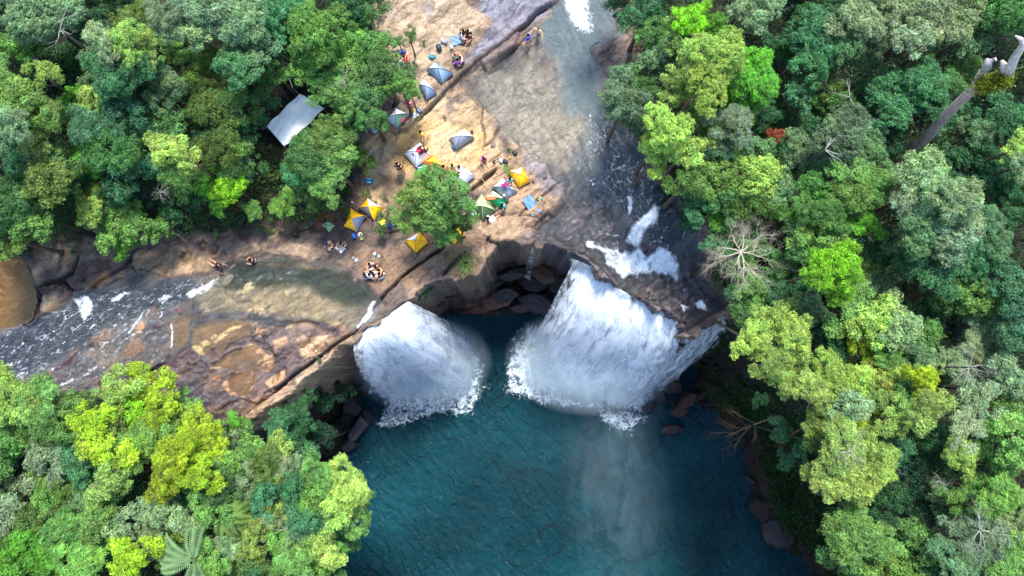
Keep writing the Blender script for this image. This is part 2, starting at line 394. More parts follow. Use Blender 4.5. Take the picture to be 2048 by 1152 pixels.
POOLS = [[(-60, 500), (10, 505), (45, 520), (62, 560), (70, 600), (58, 640), (20, 655), (-60, 665)],
         [(385, 655), (430, 640), (500, 645), (508, 670), (460, 690), (440, 720), (400, 700), (388, 680)],
         [(420, 730), (470, 700), (520, 690), (550, 700), (552, 730), (520, 742), (470, 740)],
         [(512, 705), (535, 698), (552, 715), (545, 742), (520, 740), (510, 722)], [(460, 760), (500, 738), (515, 760), (510, 790), (480, 792), (462, 780)],
         [(555, 745), (575, 732), (570, 755), (545, 770)], [(590, 680), (610, 668), (622, 682), (606, 697), (592, 692)], [(620, 700), (650, 685), (660, 690), (630, 712)],
         [(330, 640), (380, 625), (375, 690), (350, 700), (335, 670)], [(182, 680), (220, 655), (214, 690), (190, 700)], [(240, 690), (275, 668), (285, 700), (260, 720), (245, 712)],
         [(690, 386), (700, 384), (705, 390), (698, 395)], [(794, 388), (803, 383), (812, 389), (804, 396), (796, 394)], [(395, 490), (404, 480), (412, 488), (408, 500), (398, 500)],
         [(418, 494), (430, 490), (436, 500), (428, 510), (418, 506)], [(556, 455), (566, 452), (572, 462), (562, 468)], [(584, 462), (592, 460), (594, 470), (586, 472)]]
mP = np.zeros(U.shape)
for q in POOLS: mP = np.maximum(mP, paintmask(q, 3, 5))
WETROCK = [(1130, 370), (1200, 300), (1300, 330), (1400, 450), (1460, 600), (1380, 680), (1200, 560), (1110, 500), (1060, 480), (1050, 450), (1110, 410)]
WETL = [(-60, 660), (140, 570), (280, 520), (350, 560), (640, 640), (700, 668), (640, 740), (560, 800), (500, 850), (400, 860), (300, 780), (-60, 830)]
mWR = paintmask(WETROCK, 40, 20); mWL = paintmask(WETL, 30, 20)
put(mWR, (104, 98, 106), .9); put(mWL * sstep(.3, .55, fbm(A1 * .5, A2 * 1.6, 5, 44)), (72, 66, 78), .9)
put(mWR * sstep(.5, .62, fB), (120, 106, 112), .6); put(mWL * sstep(.52, .64, fbm(X * .8, Y * .8, 5, 45)), (168, 126, 92), .45)
PURP = [[(90, 740), (150, 715), (180, 735), (200, 755), (100, 770)], [(300, 640), (350, 610), (380, 620), (320, 660)], [(330, 730), (380, 700), (410, 690), (360, 730), (320, 760)], [(470, 430), (520, 440), (500, 490), (480, 480)],
        [(400, 690), (460, 670), (480, 690), (420, 710)]]
for q in PURP: put(paintmask(q, 10, 10), (96, 60, 68), .7)
# sand and pale slabs -------------------------------------------------
put(paintmask([(700, -60), (960, -60), (985, 20), (950, 60), (900, 100), (885, 160), (850, 210), (800, 180), (760, 90), (735, 40)], 22, 20), (200, 174, 144), .95)
for q, c in (([(845, 12), (865, 10), (872, 30), (855, 42), (840, 32)], (160, 148, 148)), ([(925, 0), (975, 0), (1005, 20), (985, 38), (950, 30), (930, 15)], (120, 108, 112)), ([(770, 20), (790, 10), (800, 40), (780, 50)], (186, 160, 146))):
    put(paintmask(q, 8, 8), c, .8)
GREY = [(960, -60), (1150, -60), (1100, 20), (1050, 70), (1000, 110), (950, 150), (930, 140), (955, 100), (985, 50), (960, 30)]
put(paintmask(GREY, 14, 10), (146, 144, 156), .95)
put(paintmask([(900, 150), (960, 118), (1040, 60), (1075, 30), (1060, 70), (980, 125), (968, 140), (900, 185)], 8, 6), (140, 114, 98), .7)
put(paintmask([(735, 270), (800, 235), (870, 195), (950, 190), (985, 240), (1000, 300), (1010, 345), (960, 385), (880, 360), (800, 400), (740, 420), (720, 350)], 24, 18), (214, 180, 138), .95)
put(paintmask([(780, 280), (850, 240), (930, 235), (975, 270), (965, 330), (900, 345), (850, 300), (820, 350), (790, 330)], 18, 14), (210, 172, 114), .9)
put(paintmask([(850, 262), (900, 245), (945, 262), (950, 300), (915, 330), (875, 310), (862, 290)], 22, 12), (222, 198, 154), .9)
put(paintmask([(895, 195), (950, 180), (958, 225), (935, 252), (905, 248), (890, 225)], 10, 12) * sstep(.35, .6, fB), (128, 112, 104), .85)
put(paintmask([(860, 200), (900, 180), (890, 215), (860, 230)], 8, 10), (206, 182, 148), .8)
put(paintmask([(1000, 320), (1050, 300), (1110, 350), (1130, 380), (1100, 430), (1040, 470), (975, 480), (955, 445), (990, 400), (1000, 360)], 18, 12), (196, 162, 128), .9)
put(paintmask([(1050, 290), (1100, 330), (1150, 350), (1120, 400), (1090, 380), (1040, 330)], 22, 14), (138, 134, 142), .8)
put(paintmask([(960, 150), (1060, 130), (1170, 200), (1190, 260), (1130, 330), (1060, 300), (1010, 262), (985, 220)], 40, 18), (204, 186, 160), .95)
put(paintmask([(1140, -40), (1250, -40), (1240, 100), (1200, 200), (1250, 300), (1340, 400), (1200, 420), (1130, 340), (1190, 250), (1160, 120), (1080, 90)], 34, 18), (96, 104, 108), .9)
put(paintmask([(1200, 90), (1260, 70), (1290, 100), (1280, 150), (1230, 150), (1190, 125)], 10, 12), (138, 116, 104), .85)
put(paintmask([(700, 500), (760, 500), (870, 470), (960, 470), (1000, 480), (930, 510), (860, 540), (780, 610), (690, 690), (600, 770), (590, 740), (700, 640), (770, 600), (730, 540)], 14, 12), (150, 118, 94), .85)
put(paintmask([(500, 864), (490, 832), (560, 776), (640, 715), (700, 672), (708, 684), (640, 740), (600, 778), (545, 828)], 5, 3), (206, 174, 140), .97)
put(paintmask([(700, 684), (640, 740), (650, 752), (690, 722), (712, 690)], 5, 3), (140, 104, 72), .8)
put(paintmask([(745, 590), (800, 560), (815, 596), (745, 650), (705, 676), (700, 668), (738, 640)], 6, 4), (112, 98, 92), .8)
put(paintmask([(735, 620), (760, 600), (745, 640), (712, 655)], 8, 4), (190, 190, 190), .8)
put(paintmask([(700, 690), (560, 700), (420, 730), (320, 790), (400, 850), (480, 850), (590, 760)], 40, 10) * sstep(.46, .6, fB), (150, 118, 100), .35)
put(paintmask([(700, 690), (560, 700), (420, 730), (320, 790), (400, 850), (480, 850), (590, 760)], 30, 20) * sstep(.48, .6, fbm(A1 * .7, A2 * 1.8, 5, 46)), (70, 64, 74), .8)
put(paintmask([(400, 690), (640, 645), (700, 670), (640, 730), (480, 850), (300, 800)], 30, 20) * sstep(.54, .62, fbm(X * .6, Y * .6, 4, 47)), (186, 140, 104), .7)
put(paintmask([(975, 470), (985, 440), (1040, 430), (1060, 455), (1020, 480)], 6, 4), (196, 164, 132), .9)
put(paintmask([(880, 500), (935, 500), (965, 515), (955, 545), (930, 560), (895, 550)], 8, 6), (132, 112, 76), .9)
put(paintmask([(385, 590), (440, 555), (560, 545), (700, 560), (715, 600), (700, 650), (620, 640), (560, 628), (470, 630), (400, 620)], 22, 10), (192, 168, 122), .95)
put(paintmask([(500, 530), (560, 520), (640, 535), (720, 565), (755, 590), (700, 600), (600, 560), (480, 570), (420, 580)], 24, 22), (112, 124, 112), .8)
put(paintmask([(180, 530), (230, 515), (200, 560), (165, 590)], 6, 6), (190, 146, 106), .8); put(paintmask([(75, 590), (105, 585), (110, 612), (90, 622)], 6, 5), (204, 170, 130), .8)
put(paintmask([(310, 540), (350, 505), (430, 530), (400, 560), (340, 560)], 16, 12), (176, 144, 110), .7)
put(paintmask([(270, 560), (380, 555), (380, 590), (230, 640), (60, 740), (-60, 760), (-60, 670), (60, 665), (160, 600)], 24, 14), (50, 56, 72), .88)
for q in POOLS: put(paintmask(q, 4, 5), (168, 136, 100), .85)
put(paintmask(POOLS[0], 5, 5), (128, 92, 34), 1.0)
for q in (POOLS[12], POOLS[13]): put(paintmask(q, 3, 2), (120, 92, 40), 1.0)
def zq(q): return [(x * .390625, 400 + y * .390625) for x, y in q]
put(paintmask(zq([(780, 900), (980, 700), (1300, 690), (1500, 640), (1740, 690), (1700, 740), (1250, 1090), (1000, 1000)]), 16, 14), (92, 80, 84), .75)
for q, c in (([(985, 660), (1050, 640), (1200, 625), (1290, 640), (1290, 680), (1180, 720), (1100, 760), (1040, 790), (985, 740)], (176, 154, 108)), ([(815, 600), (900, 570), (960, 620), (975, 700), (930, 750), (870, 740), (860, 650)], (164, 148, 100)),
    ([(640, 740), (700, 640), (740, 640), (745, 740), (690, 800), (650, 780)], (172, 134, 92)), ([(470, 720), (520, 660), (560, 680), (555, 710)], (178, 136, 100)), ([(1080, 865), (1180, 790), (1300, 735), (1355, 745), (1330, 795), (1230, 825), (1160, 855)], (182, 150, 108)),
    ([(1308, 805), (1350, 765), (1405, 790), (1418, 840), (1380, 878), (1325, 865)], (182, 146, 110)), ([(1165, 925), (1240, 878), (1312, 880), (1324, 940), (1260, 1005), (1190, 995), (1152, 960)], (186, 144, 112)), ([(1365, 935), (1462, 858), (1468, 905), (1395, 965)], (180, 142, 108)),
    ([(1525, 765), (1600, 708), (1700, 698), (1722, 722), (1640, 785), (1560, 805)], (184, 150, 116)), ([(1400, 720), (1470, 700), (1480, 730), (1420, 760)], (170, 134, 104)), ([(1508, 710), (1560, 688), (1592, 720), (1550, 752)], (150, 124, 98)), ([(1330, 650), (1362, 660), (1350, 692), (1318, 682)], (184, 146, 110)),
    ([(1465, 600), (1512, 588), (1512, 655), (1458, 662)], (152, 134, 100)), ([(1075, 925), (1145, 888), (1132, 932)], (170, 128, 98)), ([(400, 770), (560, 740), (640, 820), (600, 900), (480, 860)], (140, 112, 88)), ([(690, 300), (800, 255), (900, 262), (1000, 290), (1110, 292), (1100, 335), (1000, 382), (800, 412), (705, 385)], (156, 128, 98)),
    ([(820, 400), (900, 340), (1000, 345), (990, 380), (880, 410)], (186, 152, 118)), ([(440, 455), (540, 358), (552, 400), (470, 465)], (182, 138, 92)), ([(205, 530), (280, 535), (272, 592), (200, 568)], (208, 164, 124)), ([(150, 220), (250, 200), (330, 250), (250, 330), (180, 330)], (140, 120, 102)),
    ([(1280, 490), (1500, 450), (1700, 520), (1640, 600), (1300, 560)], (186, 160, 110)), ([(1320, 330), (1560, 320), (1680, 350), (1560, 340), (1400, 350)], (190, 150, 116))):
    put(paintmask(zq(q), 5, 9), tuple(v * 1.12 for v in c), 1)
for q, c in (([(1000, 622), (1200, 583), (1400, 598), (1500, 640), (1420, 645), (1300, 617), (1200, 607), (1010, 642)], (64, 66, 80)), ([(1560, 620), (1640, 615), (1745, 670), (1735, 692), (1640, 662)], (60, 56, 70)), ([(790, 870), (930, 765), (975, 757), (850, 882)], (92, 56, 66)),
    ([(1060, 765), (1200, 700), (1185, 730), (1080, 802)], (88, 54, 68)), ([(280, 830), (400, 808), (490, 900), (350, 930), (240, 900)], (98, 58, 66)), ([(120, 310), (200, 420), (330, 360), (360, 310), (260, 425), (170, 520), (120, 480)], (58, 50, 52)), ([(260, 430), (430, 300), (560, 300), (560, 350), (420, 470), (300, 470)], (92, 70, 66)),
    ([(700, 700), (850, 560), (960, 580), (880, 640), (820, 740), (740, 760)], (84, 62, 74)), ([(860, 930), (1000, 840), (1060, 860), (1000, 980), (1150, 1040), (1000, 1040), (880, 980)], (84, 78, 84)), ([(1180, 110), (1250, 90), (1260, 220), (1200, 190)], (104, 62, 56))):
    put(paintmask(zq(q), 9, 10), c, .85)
# scrub soil ----------------------------------------------------------
SOIL = [[(-300, -900), (770, -900), (755, 60), (700, 110), (735, 210), (700, 300), (700, 400), (640, 440), (560, 450), (420, 470), (160, 470), (60, 520), (-300, 520)],
        [(-300, 800), (60, 790), (160, 790), (240, 760), (330, 800), (420, 860), (500, 870), (700, 1000), (700, 2500), (-300, 2500)],
        [(1255, -900), (1275, 60), (1300, 130), (1225, 160), (1220, 240), (1300, 320), (1350, 380), (1410, 450), (1440, 560), (1475, 630), (1900, 2500), (3500, 2500), (3500, -900)]]
mS = np.zeros(U.shape)
for q in SOIL:
    mm = sstep(-8, 8, sdf(q, U + wx * 50, V + wy * 50)); mS = np.maximum(mS, mm)
put(mS, (34, 38, 24), .96); put(mS * sstep(.5, .62, fB), (62, 54, 36), .5)
put(paintmask([(505, 290), (560, 290), (570, 330), (545, 380), (548, 450), (520, 450), (525, 380), (500, 330)], 12, 18), (128, 104, 70), .8)
put(paintmask([(560, 380), (720, 400), (760, 440), (640, 470), (560, 460)], 20, 30) * sstep(.42, .58, fA), (116, 90, 58), .8)
put(paintmask([(640, 440), (760, 430), (850, 470), (760, 490), (620, 500), (560, 470)], 20, 12), (84, 72, 66), .7)
put(paintmask([(760, 350), (830, 370), (800, 430), (760, 400)], 14, 10), (116, 92, 74), .7)

# height --------------------------------------------------------------
base = (fbm(X * .05, Y * .05, 3, 51) - .5) * 1.2
d1, d2, idv = voro(A1 * .34 + wx * 1.6, A2 * .85 + wy * 1.6)
slab = sstep(.0, .13, d2 - d1)
d1b, d2b, idb = voro(A1 * .9 + wx * 2, A2 * 2.0 + wy * 2, 61)
slab2 = sstep(.0, .16, d2b - d1b)
rockmask = np.clip(1 - mS, 0, 1)
fract = np.clip(.35 + mWL * .3 + mWR * .6, 0, 1) * (1 - .85 * paintmask([(735, 270), (870, 195), (985, 240), (1010, 345), (880, 380), (740, 420)], 30, 10))
H = base + rockmask * ((fB - .5) * .5 + (fC - .5) * .5 * (1 + mWR)) + rockmask * fract * ((idv - .5) * .35 + (slab - 1) * .28 + (slab2 - 1) * .1 + (idb - .5) * .10)
put((1 - slab) * fract * rockmask, (46, 40, 42), .75); put((1 - slab2) * fract * rockmask, (62, 54, 54), .4)
H += mS * ((fB - .5) * .8 + .3)
# upper-left bank stands above the river along the long joint
bank = paintmask([(600, -80), (1130, -80), (1135, 0), (1080, 22), (1040, 62), (1030, 96), (972, 150), (962, 128), (935, 148), (840, 235), (815, 262), (770, 262), (735, 300), (600, 300)], 7, 3)
H += bank * .65
step2 = paintmask([(1000, 470), (1135, 360), (1160, 330), (1170, 345), (1110, 430), (1120, 440), (1060, 492), (985, 486), (970, 465)], 6, 3); H += step2 * .35
H += paintmask([(1130, 430), (1200, 395), (1245, 420), (1215, 480), (1180, 500), (1110, 470)], 14, 6) * .5 + paintmask([(1245, 440), (1330, 420), (1370, 470), (1320, 500), (1260, 530)], 14, 6) * .3
CR = [([(1140, -10), (1080, 25), (1040, 62), (1000, 95), (955, 128), (900, 178), (850, 228), (820, 258)], 3.0, .35), ([(962, 128), (975, 146), (1005, 128), (1030, 100), (1062, 62)], 3, .5),
      ([(940, 452), (900, 482), (868, 505), (830, 530), (800, 555), (772, 585), (745, 615), (705, 665), (660, 700), (600, 742), (545, 790), (490, 832)], 4.0, .7),
      ([(1150, 335), (1110, 370), (1075, 400), (1040, 430), (1105, 440)], 3, .3), ([(1135, 398), (1115, 425), (1105, 432), (1098, 424), (1070, 448)], 5, .6),
      ([(1180, 425), (1170, 450), (1165, 478), (1145, 488), (1115, 470), (1100, 462)], 4, .5), ([(1215, 410), (1185, 425), (1172, 455)], 3, .4),
      ([(994, 336), (975, 350), (960, 365), (935, 385)], 6, .9), ([(1003, 305), (985, 318), (975, 325)], 2.5, .2), ([(966, 205), (962, 240), (970, 270), (965, 300)], 3, .3),
      ([(1000, 250), (985, 280), (965, 295)], 4, .25), ([(235, 570), (190, 588), (150, 590), (120, 560), (100, 575)], 5, .6), ([(60, 560), (75, 590), (60, 640)], 4, .4),
      ([(160, 500), (140, 540), (110, 560), (75, 570)], 6, .6), ([(270, 505), (250, 530), (200, 560), (165, 590)], 5, .5), ([(470, 640), (420, 648), (385, 655), (380, 690)], 5, .3),
      ([(500, 640), (560, 645), (620, 640), (640, 650)], 5, .3), ([(340, 710), (310, 740), (295, 745)], 5, .5), ([(260, 660), (245, 690), (215, 700)], 5, .4), ([(385, 600), (395, 640), (375, 680)], 4, .3),
      ([(500, 680), (540, 690), (555, 715), (545, 745)], 4, .2), ([(930, 505), (900, 530), (885, 550)], 5, .5), ([(760, 470), (820, 450), (870, 440), (930, 455)], 4, .3),
      ([(975, 440), (1000, 430), (1040, 425)], 3, .3), ([(985, 468), (975, 480), (1000, 487), (1030, 480)], 4, .5)]
cr = np.zeros(U.shape)
for pts, wd, dp in CR:
    c = linemask(pts, wd, 3); H -= c * dp; cr = np.maximum(cr, c)
put(cr, (52, 46, 44), .65)
HOLES = [(372, 572 - 60, 14), (404, 490, 9), (427, 500, 9), (447, 512, 10), (568, 476, 9), (592, 470, 7), (803, 389, 9), (362, 508, 6), (120, 515, 10)]
for x, y, r in HOLES:
    dd = np.hypot(U - x, V - y); H -= .35 * (1 - sstep(r * .55, r, dd))
H -= .8 * (1 - sstep(4, 15, np.hypot(U - 668, V - 408))) ; put(1 - sstep(6, 16, np.hypot(U - 664, V - 410)), (44, 38, 40), .8)
# river bed: water sheet lies at the smooth base level
HW = base - .12 - mR * sstep(330, 640, V) * 2.6
H = H * (1 - .55 * mR) + (base - .25) * .55 * mR - mR * .25 - mR * sstep(330, 640, V) * 2.6
H = H - mL * .38 - mP * .30
cas = paintmask([(1200, 380), (1340, 380), (1400, 470), (1440, 600), (1380, 660), (1250, 570), (1190, 500)], 30, 14)
H += cas * (fbm(X * .5, Y * .5, 4, 77, True) - .4) * 1.5
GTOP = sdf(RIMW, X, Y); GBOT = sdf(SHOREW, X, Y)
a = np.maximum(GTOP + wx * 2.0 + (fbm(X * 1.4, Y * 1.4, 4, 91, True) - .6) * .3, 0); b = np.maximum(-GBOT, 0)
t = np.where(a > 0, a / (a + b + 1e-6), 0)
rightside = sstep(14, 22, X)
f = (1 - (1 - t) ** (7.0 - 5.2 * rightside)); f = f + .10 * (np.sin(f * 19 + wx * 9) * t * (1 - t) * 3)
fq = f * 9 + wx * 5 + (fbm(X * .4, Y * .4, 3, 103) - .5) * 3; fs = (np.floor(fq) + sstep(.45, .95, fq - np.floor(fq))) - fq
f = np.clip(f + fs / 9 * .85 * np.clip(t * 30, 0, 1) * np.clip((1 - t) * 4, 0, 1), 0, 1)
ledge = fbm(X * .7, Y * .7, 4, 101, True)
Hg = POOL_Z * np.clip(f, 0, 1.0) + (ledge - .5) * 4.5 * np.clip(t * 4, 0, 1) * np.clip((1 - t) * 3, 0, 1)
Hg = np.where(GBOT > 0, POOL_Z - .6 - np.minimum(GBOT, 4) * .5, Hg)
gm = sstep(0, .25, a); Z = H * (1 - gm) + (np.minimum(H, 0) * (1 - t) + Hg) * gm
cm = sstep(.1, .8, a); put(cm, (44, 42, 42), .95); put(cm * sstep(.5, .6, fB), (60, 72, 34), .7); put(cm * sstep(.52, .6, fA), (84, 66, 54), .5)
wet = np.clip(np.maximum.reduce([mR, mL, mP, mWR * .9, mWL * .75, cm * .6]), 0, 1)
# far ground rises a little under the forest, smooth
nx, ny = len(gx), len(gy)
ii = np.arange(nx * ny).reshape(ny, nx)
F = np.stack([ii[:-1, :-1], ii[:-1, 1:], ii[1:, 1:], ii[1:, :-1]], -1).reshape(-1, 4)
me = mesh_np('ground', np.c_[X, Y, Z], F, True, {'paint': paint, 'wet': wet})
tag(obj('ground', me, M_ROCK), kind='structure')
ZG = Z.reshape(SH)
def ground_z(x, y):
    i = int(np.clip(np.searchsorted(gx, x), 1, nx - 1)); j = int(np.clip(np.searchsorted(gy, y), 1, ny - 1)); return float(ZG[j, i])
def ground_at(px, py, lift=0.0):
    p = P(px, py, 0)
    for _ in range(3): p = P(px, py, ground_z(p.x, p.y))
    p.z += lift; return p

# stream water: sheets over the bed -----------------------------------
FOAM = [([(1185, 480), (1215, 488), (1240, 497), (1262, 500), (1285, 488), (1300, 510), (1325, 488), (1345, 500), (1378, 530), (1372, 562), (1350, 545), (1310, 548), (1280, 545), (1250, 545), (1222, 520)], 10),
        ([(1250, 478), (1262, 450), (1285, 430), (1308, 402), (1325, 410), (1318, 440), (1295, 455), (1285, 495)], 9), ([(1175, 474), (1190, 476), (1192, 492), (1178, 490)], 5),
        ([(1252, 395), (1262, 395), (1262, 425), (1255, 430)], 6), ([(1375, 600), (1395, 605), (1385, 625)], 5), ([(1405, 600), (1425, 588), (1432, 622), (1412, 612)], 5), ([(1385, 440), (1376, 470), (1372, 478), (1380, 445)], 3),
        ([(378, 588), (400, 572), (440, 560), (420, 585), (385, 602)], 8), ([(148, 605), (178, 592), (190, 612), (170, 645), (160, 640)], 6), ([(228, 596), (250, 582), (262, 586), (240, 598), (222, 606)], 4),
        ([(312, 592), (330, 588), (350, 598), (325, 606)], 5), ([(250, 668), (268, 650), (292, 622), (278, 652), (255, 672)], 4), ([(163, 668), (195, 642), (188, 655), (165, 672)], 4),
        ([(340, 650), (345, 640), (348, 690), (342, 692)], 3), ([(705, 652), (722, 632), (748, 600), (752, 604), (735, 640), (712, 660)], 4), ([(80, 740), (100, 738), (96, 750)], 4),
        ([(1128, -60), (1172, -60), (1185, 30), (1180, 62), (1150, 45), (1135, 10)], 20), ([(105, 772), (150, 758), (140, 770), (115, 778)], 5), ([(470, 560), (600, 535), (620, 545), (500, 570)], 20)]
foam = np.zeros(U.shape)
for q, fe in FOAM: foam = np.maximum(foam, paintmask(q, fe * 1.9, 14))
foam = foam * np.where(U > 1100, .52 + .9 * fbm(X * 1.3, Y * 1.3, 4, 209), .42 + .6 * fbm(X * 1.3, Y * 1.3, 4, 209)); foam = foam * np.where((U > 440) & (U < 650), .5, 1)
foam = np.maximum(foam, .27 * paintmask([(1180, 230), (1260, 280), (1330, 400), (1220, 420), (1150, 350), (1130, 300)], 30, 20))  # weak white streaks here also paint ripple glints on the dark water
foam = np.maximum(foam, .22 * paintmask([(1150, 380), (1330, 380), (1450, 600), (1380, 660), (1250, 560), (1130, 470)], 30, 20))
foam = np.maximum(foam, .26 * paintmask([(150, 580), (400, 560), (350, 660), (150, 760), (-40, 760), (-40, 680)], 20, 20))
edg = np.clip((1 - slab) * .8 + (1 - slab2) * .45, 0, 1) * sstep(.45, .6, fbm(X * .5, Y * .5, 3, 211))
foam = np.maximum(foam, edg * .62 * paintmask([(120, 590), (260, 560), (420, 560), (400, 640), (330, 720), (150, 780), (-40, 790), (-40, 680)], 20, 20))
foam = np.maximum(foam, edg * .6 * paintmask([(1180, 200), (1260, 260), (1340, 400), (1450, 600), (1380, 660), (1180, 500), (1150, 380)], 30, 20))
tint = np.zeros((len(X), 3)); tint[:] = (.92, .94, .93)
def tp(m, c):
    global tint
    m = m[:, None]; tint = tint * (1 - m) + np.array(c) * m
murk = .03 + 0 * U
def mk(m, v):
    global murk
    murk = murk * (1 - m) + v * m
DEEP = paintmask([(1190, 180), (1230, 230), (1290, 300), (1400, 450), (1350, 520), (1240, 420), (1180, 300)], 34, 14); tp(DEEP, lin((92, 106, 118), .9)); mk(DEEP, .3)
TOPW = paintmask([(1110, -60), (1240, -60), (1200, 120), (1200, 230), (1130, 220), (1120, 120), (1080, 70)], 34, 14); tp(TOPW, lin((166, 186, 188), .85)); mk(TOPW, .24)
LB = paintmask([(270, 560), (400, 560), (380, 600), (230, 650), (60, 750), (-60, 770), (-60, 670), (60, 660), (160, 590)], 30, 14); tp(LB, lin((104, 116, 132), 1)); mk(LB, .12)
LG = paintmask([(470, 530), (560, 515), (700, 545), (760, 595), (690, 610), (600, 570), (450, 580)], 20, 10); tp(LG, lin((176, 186, 172), 1)); mk(LG, .02)
AM = paintmask(POOLS[0], 6, 5); tp(AM, lin((156, 116, 52), 1)); mk(AM, .4)
PP = np.clip(mP - AM, 0, 1); tp(PP, lin((214, 186, 150), 1.0)); mk(PP, .12)
ZW = np.where(mR > .02, HW, base - .22)
lipfall = np.maximum(GTOP, 0)
rip = (fbm(X * 1.4, Y * 1.4, 4, 201) - .5) * .12 + np.clip(foam - .25, 0, 1) * (fbm(X * 2.5, Y * 2.5, 4, 202)) * .3
ZWv = np.where(foam > .3, np.maximum(ZW, Z + .04), ZW)
# thin film that climbs over the cascade rocks
film = cas * (fbm(A1 * .6, A2 * 1.4, 4, 205)); ZWv = np.where(film > .42, np.maximum(ZWv, Z + .05), ZWv)
ZWv = ZWv + rip * .5
def sheet(name, mask, mat):
    k = (mask > .35) & (GTOP < .35) & (ZWv > Z - .25)
    K = k.reshape(SH); q = K[:-1, :-1] & K[:-1, 1:] & K[1:, 1:] & K[1:, :-1]
    f = F.reshape(ny - 1, nx - 1, 4)[q]
    used, inv = np.unique(f, return_inverse=True)
    me = mesh_np(name, np.c_[X, Y, ZWv][used], inv.reshape(-1, 4), True, {'foam': foam[used], 'tint': tint[used], 'murk': murk[used]})
    tag(obj(name, me, mat), kind='structure')
sheet('river', mR * (U > 850), M_RIVER); sheet('stream', np.maximum(mL, mP * (U < 750)), M_STREAM)

# plunge pool ----------------------------------------------------------
px_ = axis(-160, 160, -26, 36, .16, 1.12); py_ = axis(-600, 12, -26, 9, .16, 1.12)
AX, AY = np.meshgrid(px_, py_); ax = AX.ravel(); ay = AY.ravel(); pu, pv = to_px(ax, ay, POOL_Z)
def pmask(poly, fe, warp=20):
    n1 = fbm(ax * .9, ay * .9, 4, 301) - .5; n2 = fbm(ax * .9 + 9, ay * .9, 4, 302) - .5
    return sstep(-.5, .5, sdf(poly, pu + n1 * warp * 2, pv + n2 * warp * 2) / fe)
LAND_R = [(1020, 700), (1060, 650), (1180, 640), (1380, 650), (1360, 740), (1300, 800), (1262, 830), (1235, 815), (1190, 792), (1130, 785), (1060, 785), (1025, 765)]
LAND_L = [(710, 690), (820, 640), (900, 660), (945, 710), (958, 760), (935, 800), (905, 790), (880, 765), (840, 775), (805, 815), (775, 815), (740, 770)]
pf = .66 * np.maximum(pmask(LAND_R, 50, 24), pmask(LAND_L, 44, 22))
pf = np.maximum(pf, .55 * pmask([(1010, 720), (1040, 690), (1100, 780), (1230, 820), (1300, 830), (1250, 870), (1180, 820), (1060, 800), (1015, 780)], 30, 14))
pf = np.maximum(pf, .50 * pmask([(930, 700), (965, 720), (970, 780), (945, 830), (880, 830), (800, 860), (760, 850), (770, 810)], 24, 14))
amp = .6 + .8 * np.exp(-((ax + 3) ** 2 + (ay + 2) ** 2) / 500)
ang = np.hypot(ax - 4, ay - 2)
pz = POOL_Z + ((fbm((ax * .64 + ay * -.77) * .8, (ax * .77 + ay * .64) * .35, 5, 303, True) - .5) * .6 + np.sin(ang * 2.4 + fbm(ax * .3, ay * .3, 3, 304) * 14) * .05) * amp + pf * fbm(ax * 2, ay * 2, 4, 305) * .5
n2x, n2y = len(px_), len(py_); ii = np.arange(n2x * n2y).reshape(n2y, n2x)
F2 = np.stack([ii[:-1, :-1], ii[:-1, 1:], ii[1:, 1:], ii[1:, :-1]], -1).reshape(-1, 4)
tag(obj('plunge_pool', mesh_np('plunge_pool', np.c_[ax, ay, pz], F2, True, {'foam': pf}), M_POOL), kind='structure')

# waterfalls: ballistic sheets from lip to pool ----------------------------
def resample(pts, n):
    p = np.array(pts, float); s = np.r_[0, np.cumsum(np.hypot(*np.diff(p, axis=0).T))]; t = np.linspace(0, s[-1], n)
    return np.c_[np.interp(t, s, p[:, 0]), np.interp(t, s, p[:, 1])], s[-1]
def fall(name, lip, land, lipz, layers, body, seed, label=None):
    """one thing: each sheet of falling water a part"""
    VV = []; FF = []; fl = []; bd = []
    for li in range(layers):
        n = 90; m = 60; lp, ln = resample(lip, n); la, ln2 = resample(land, n)
        g = li / max(1, layers - 1)
        base_i = len(VV) * 0 + sum(len(v) for v in VV)
        vv = np.zeros((m, n, 3)); ff = np.zeros((m, n, 2)); bb = np.zeros((m, n))
        Lw = np.array([P(x, y, lipz * .15)[:] for x, y in lp]); Tw = np.array([P(x, y, POOL_Z)[:] for x, y in la])
        s = np.linspace(0, 1, m)[:, None]; j = np.arange(n)[None, :]
        wig = (fbm(j * .12 + seed * 3 + li * 11, s * 2.2 + li, 4, seed) - .5)
        thr = 1 - .22 * g + wig * .22 * s
        for c in (0, 1): vv[..., c] = Lw[None, :, c] + (Tw - Lw)[None, :, c] * (s * thr)
        vv[..., 2] = lipz + .1 + (POOL_Z - lipz) * s ** 2 + wig * 1.3 * s * (1 - s) * 4 * .5 - g * .4
        ff[..., 0] = j / n * ln / 25 + li * 31; ff[..., 1] = s * 20
        e = np.minimum(j, n - 1 - j) / (n * .15); bb[:] = body + .14 + np.clip(e, 0, 1) * .55 - .55 + .05 - .45 * np.clip((s - .72) * 3.6, 0, 1) - .12 * g
        VV.append(vv.reshape(-1, 3)); fl.append(ff.reshape(-1, 2)); bd.append(bb.ravel())
        ii = np.arange(m * n).reshape(m, n) + base_i
        FF.append(np.stack([ii[:-1, :-1], ii[:-1, 1:], ii[1:, 1:], ii[1:, :-1]], -1).reshape(-1, 4))
    me = mesh_np(name, np.vstack(VV), np.vstack(FF), True, {'flow': np.vstack(fl), 'body': np.concatenate(bd)})
    o = obj(name, me, M_FALL); o['kind'] = 'structure'
    return o
fall('waterfall', [(1152, 516), (1185, 528), (1215, 545), (1250, 575), (1292, 600), (1332, 616), (1368, 640), (1372, 655)],
     [(1035, 735), (1050, 772), (1100, 785), (1150, 792), (1200, 795), (1240, 812), (1275, 800), (1295, 782)], -2.4, 4, .52, 1)
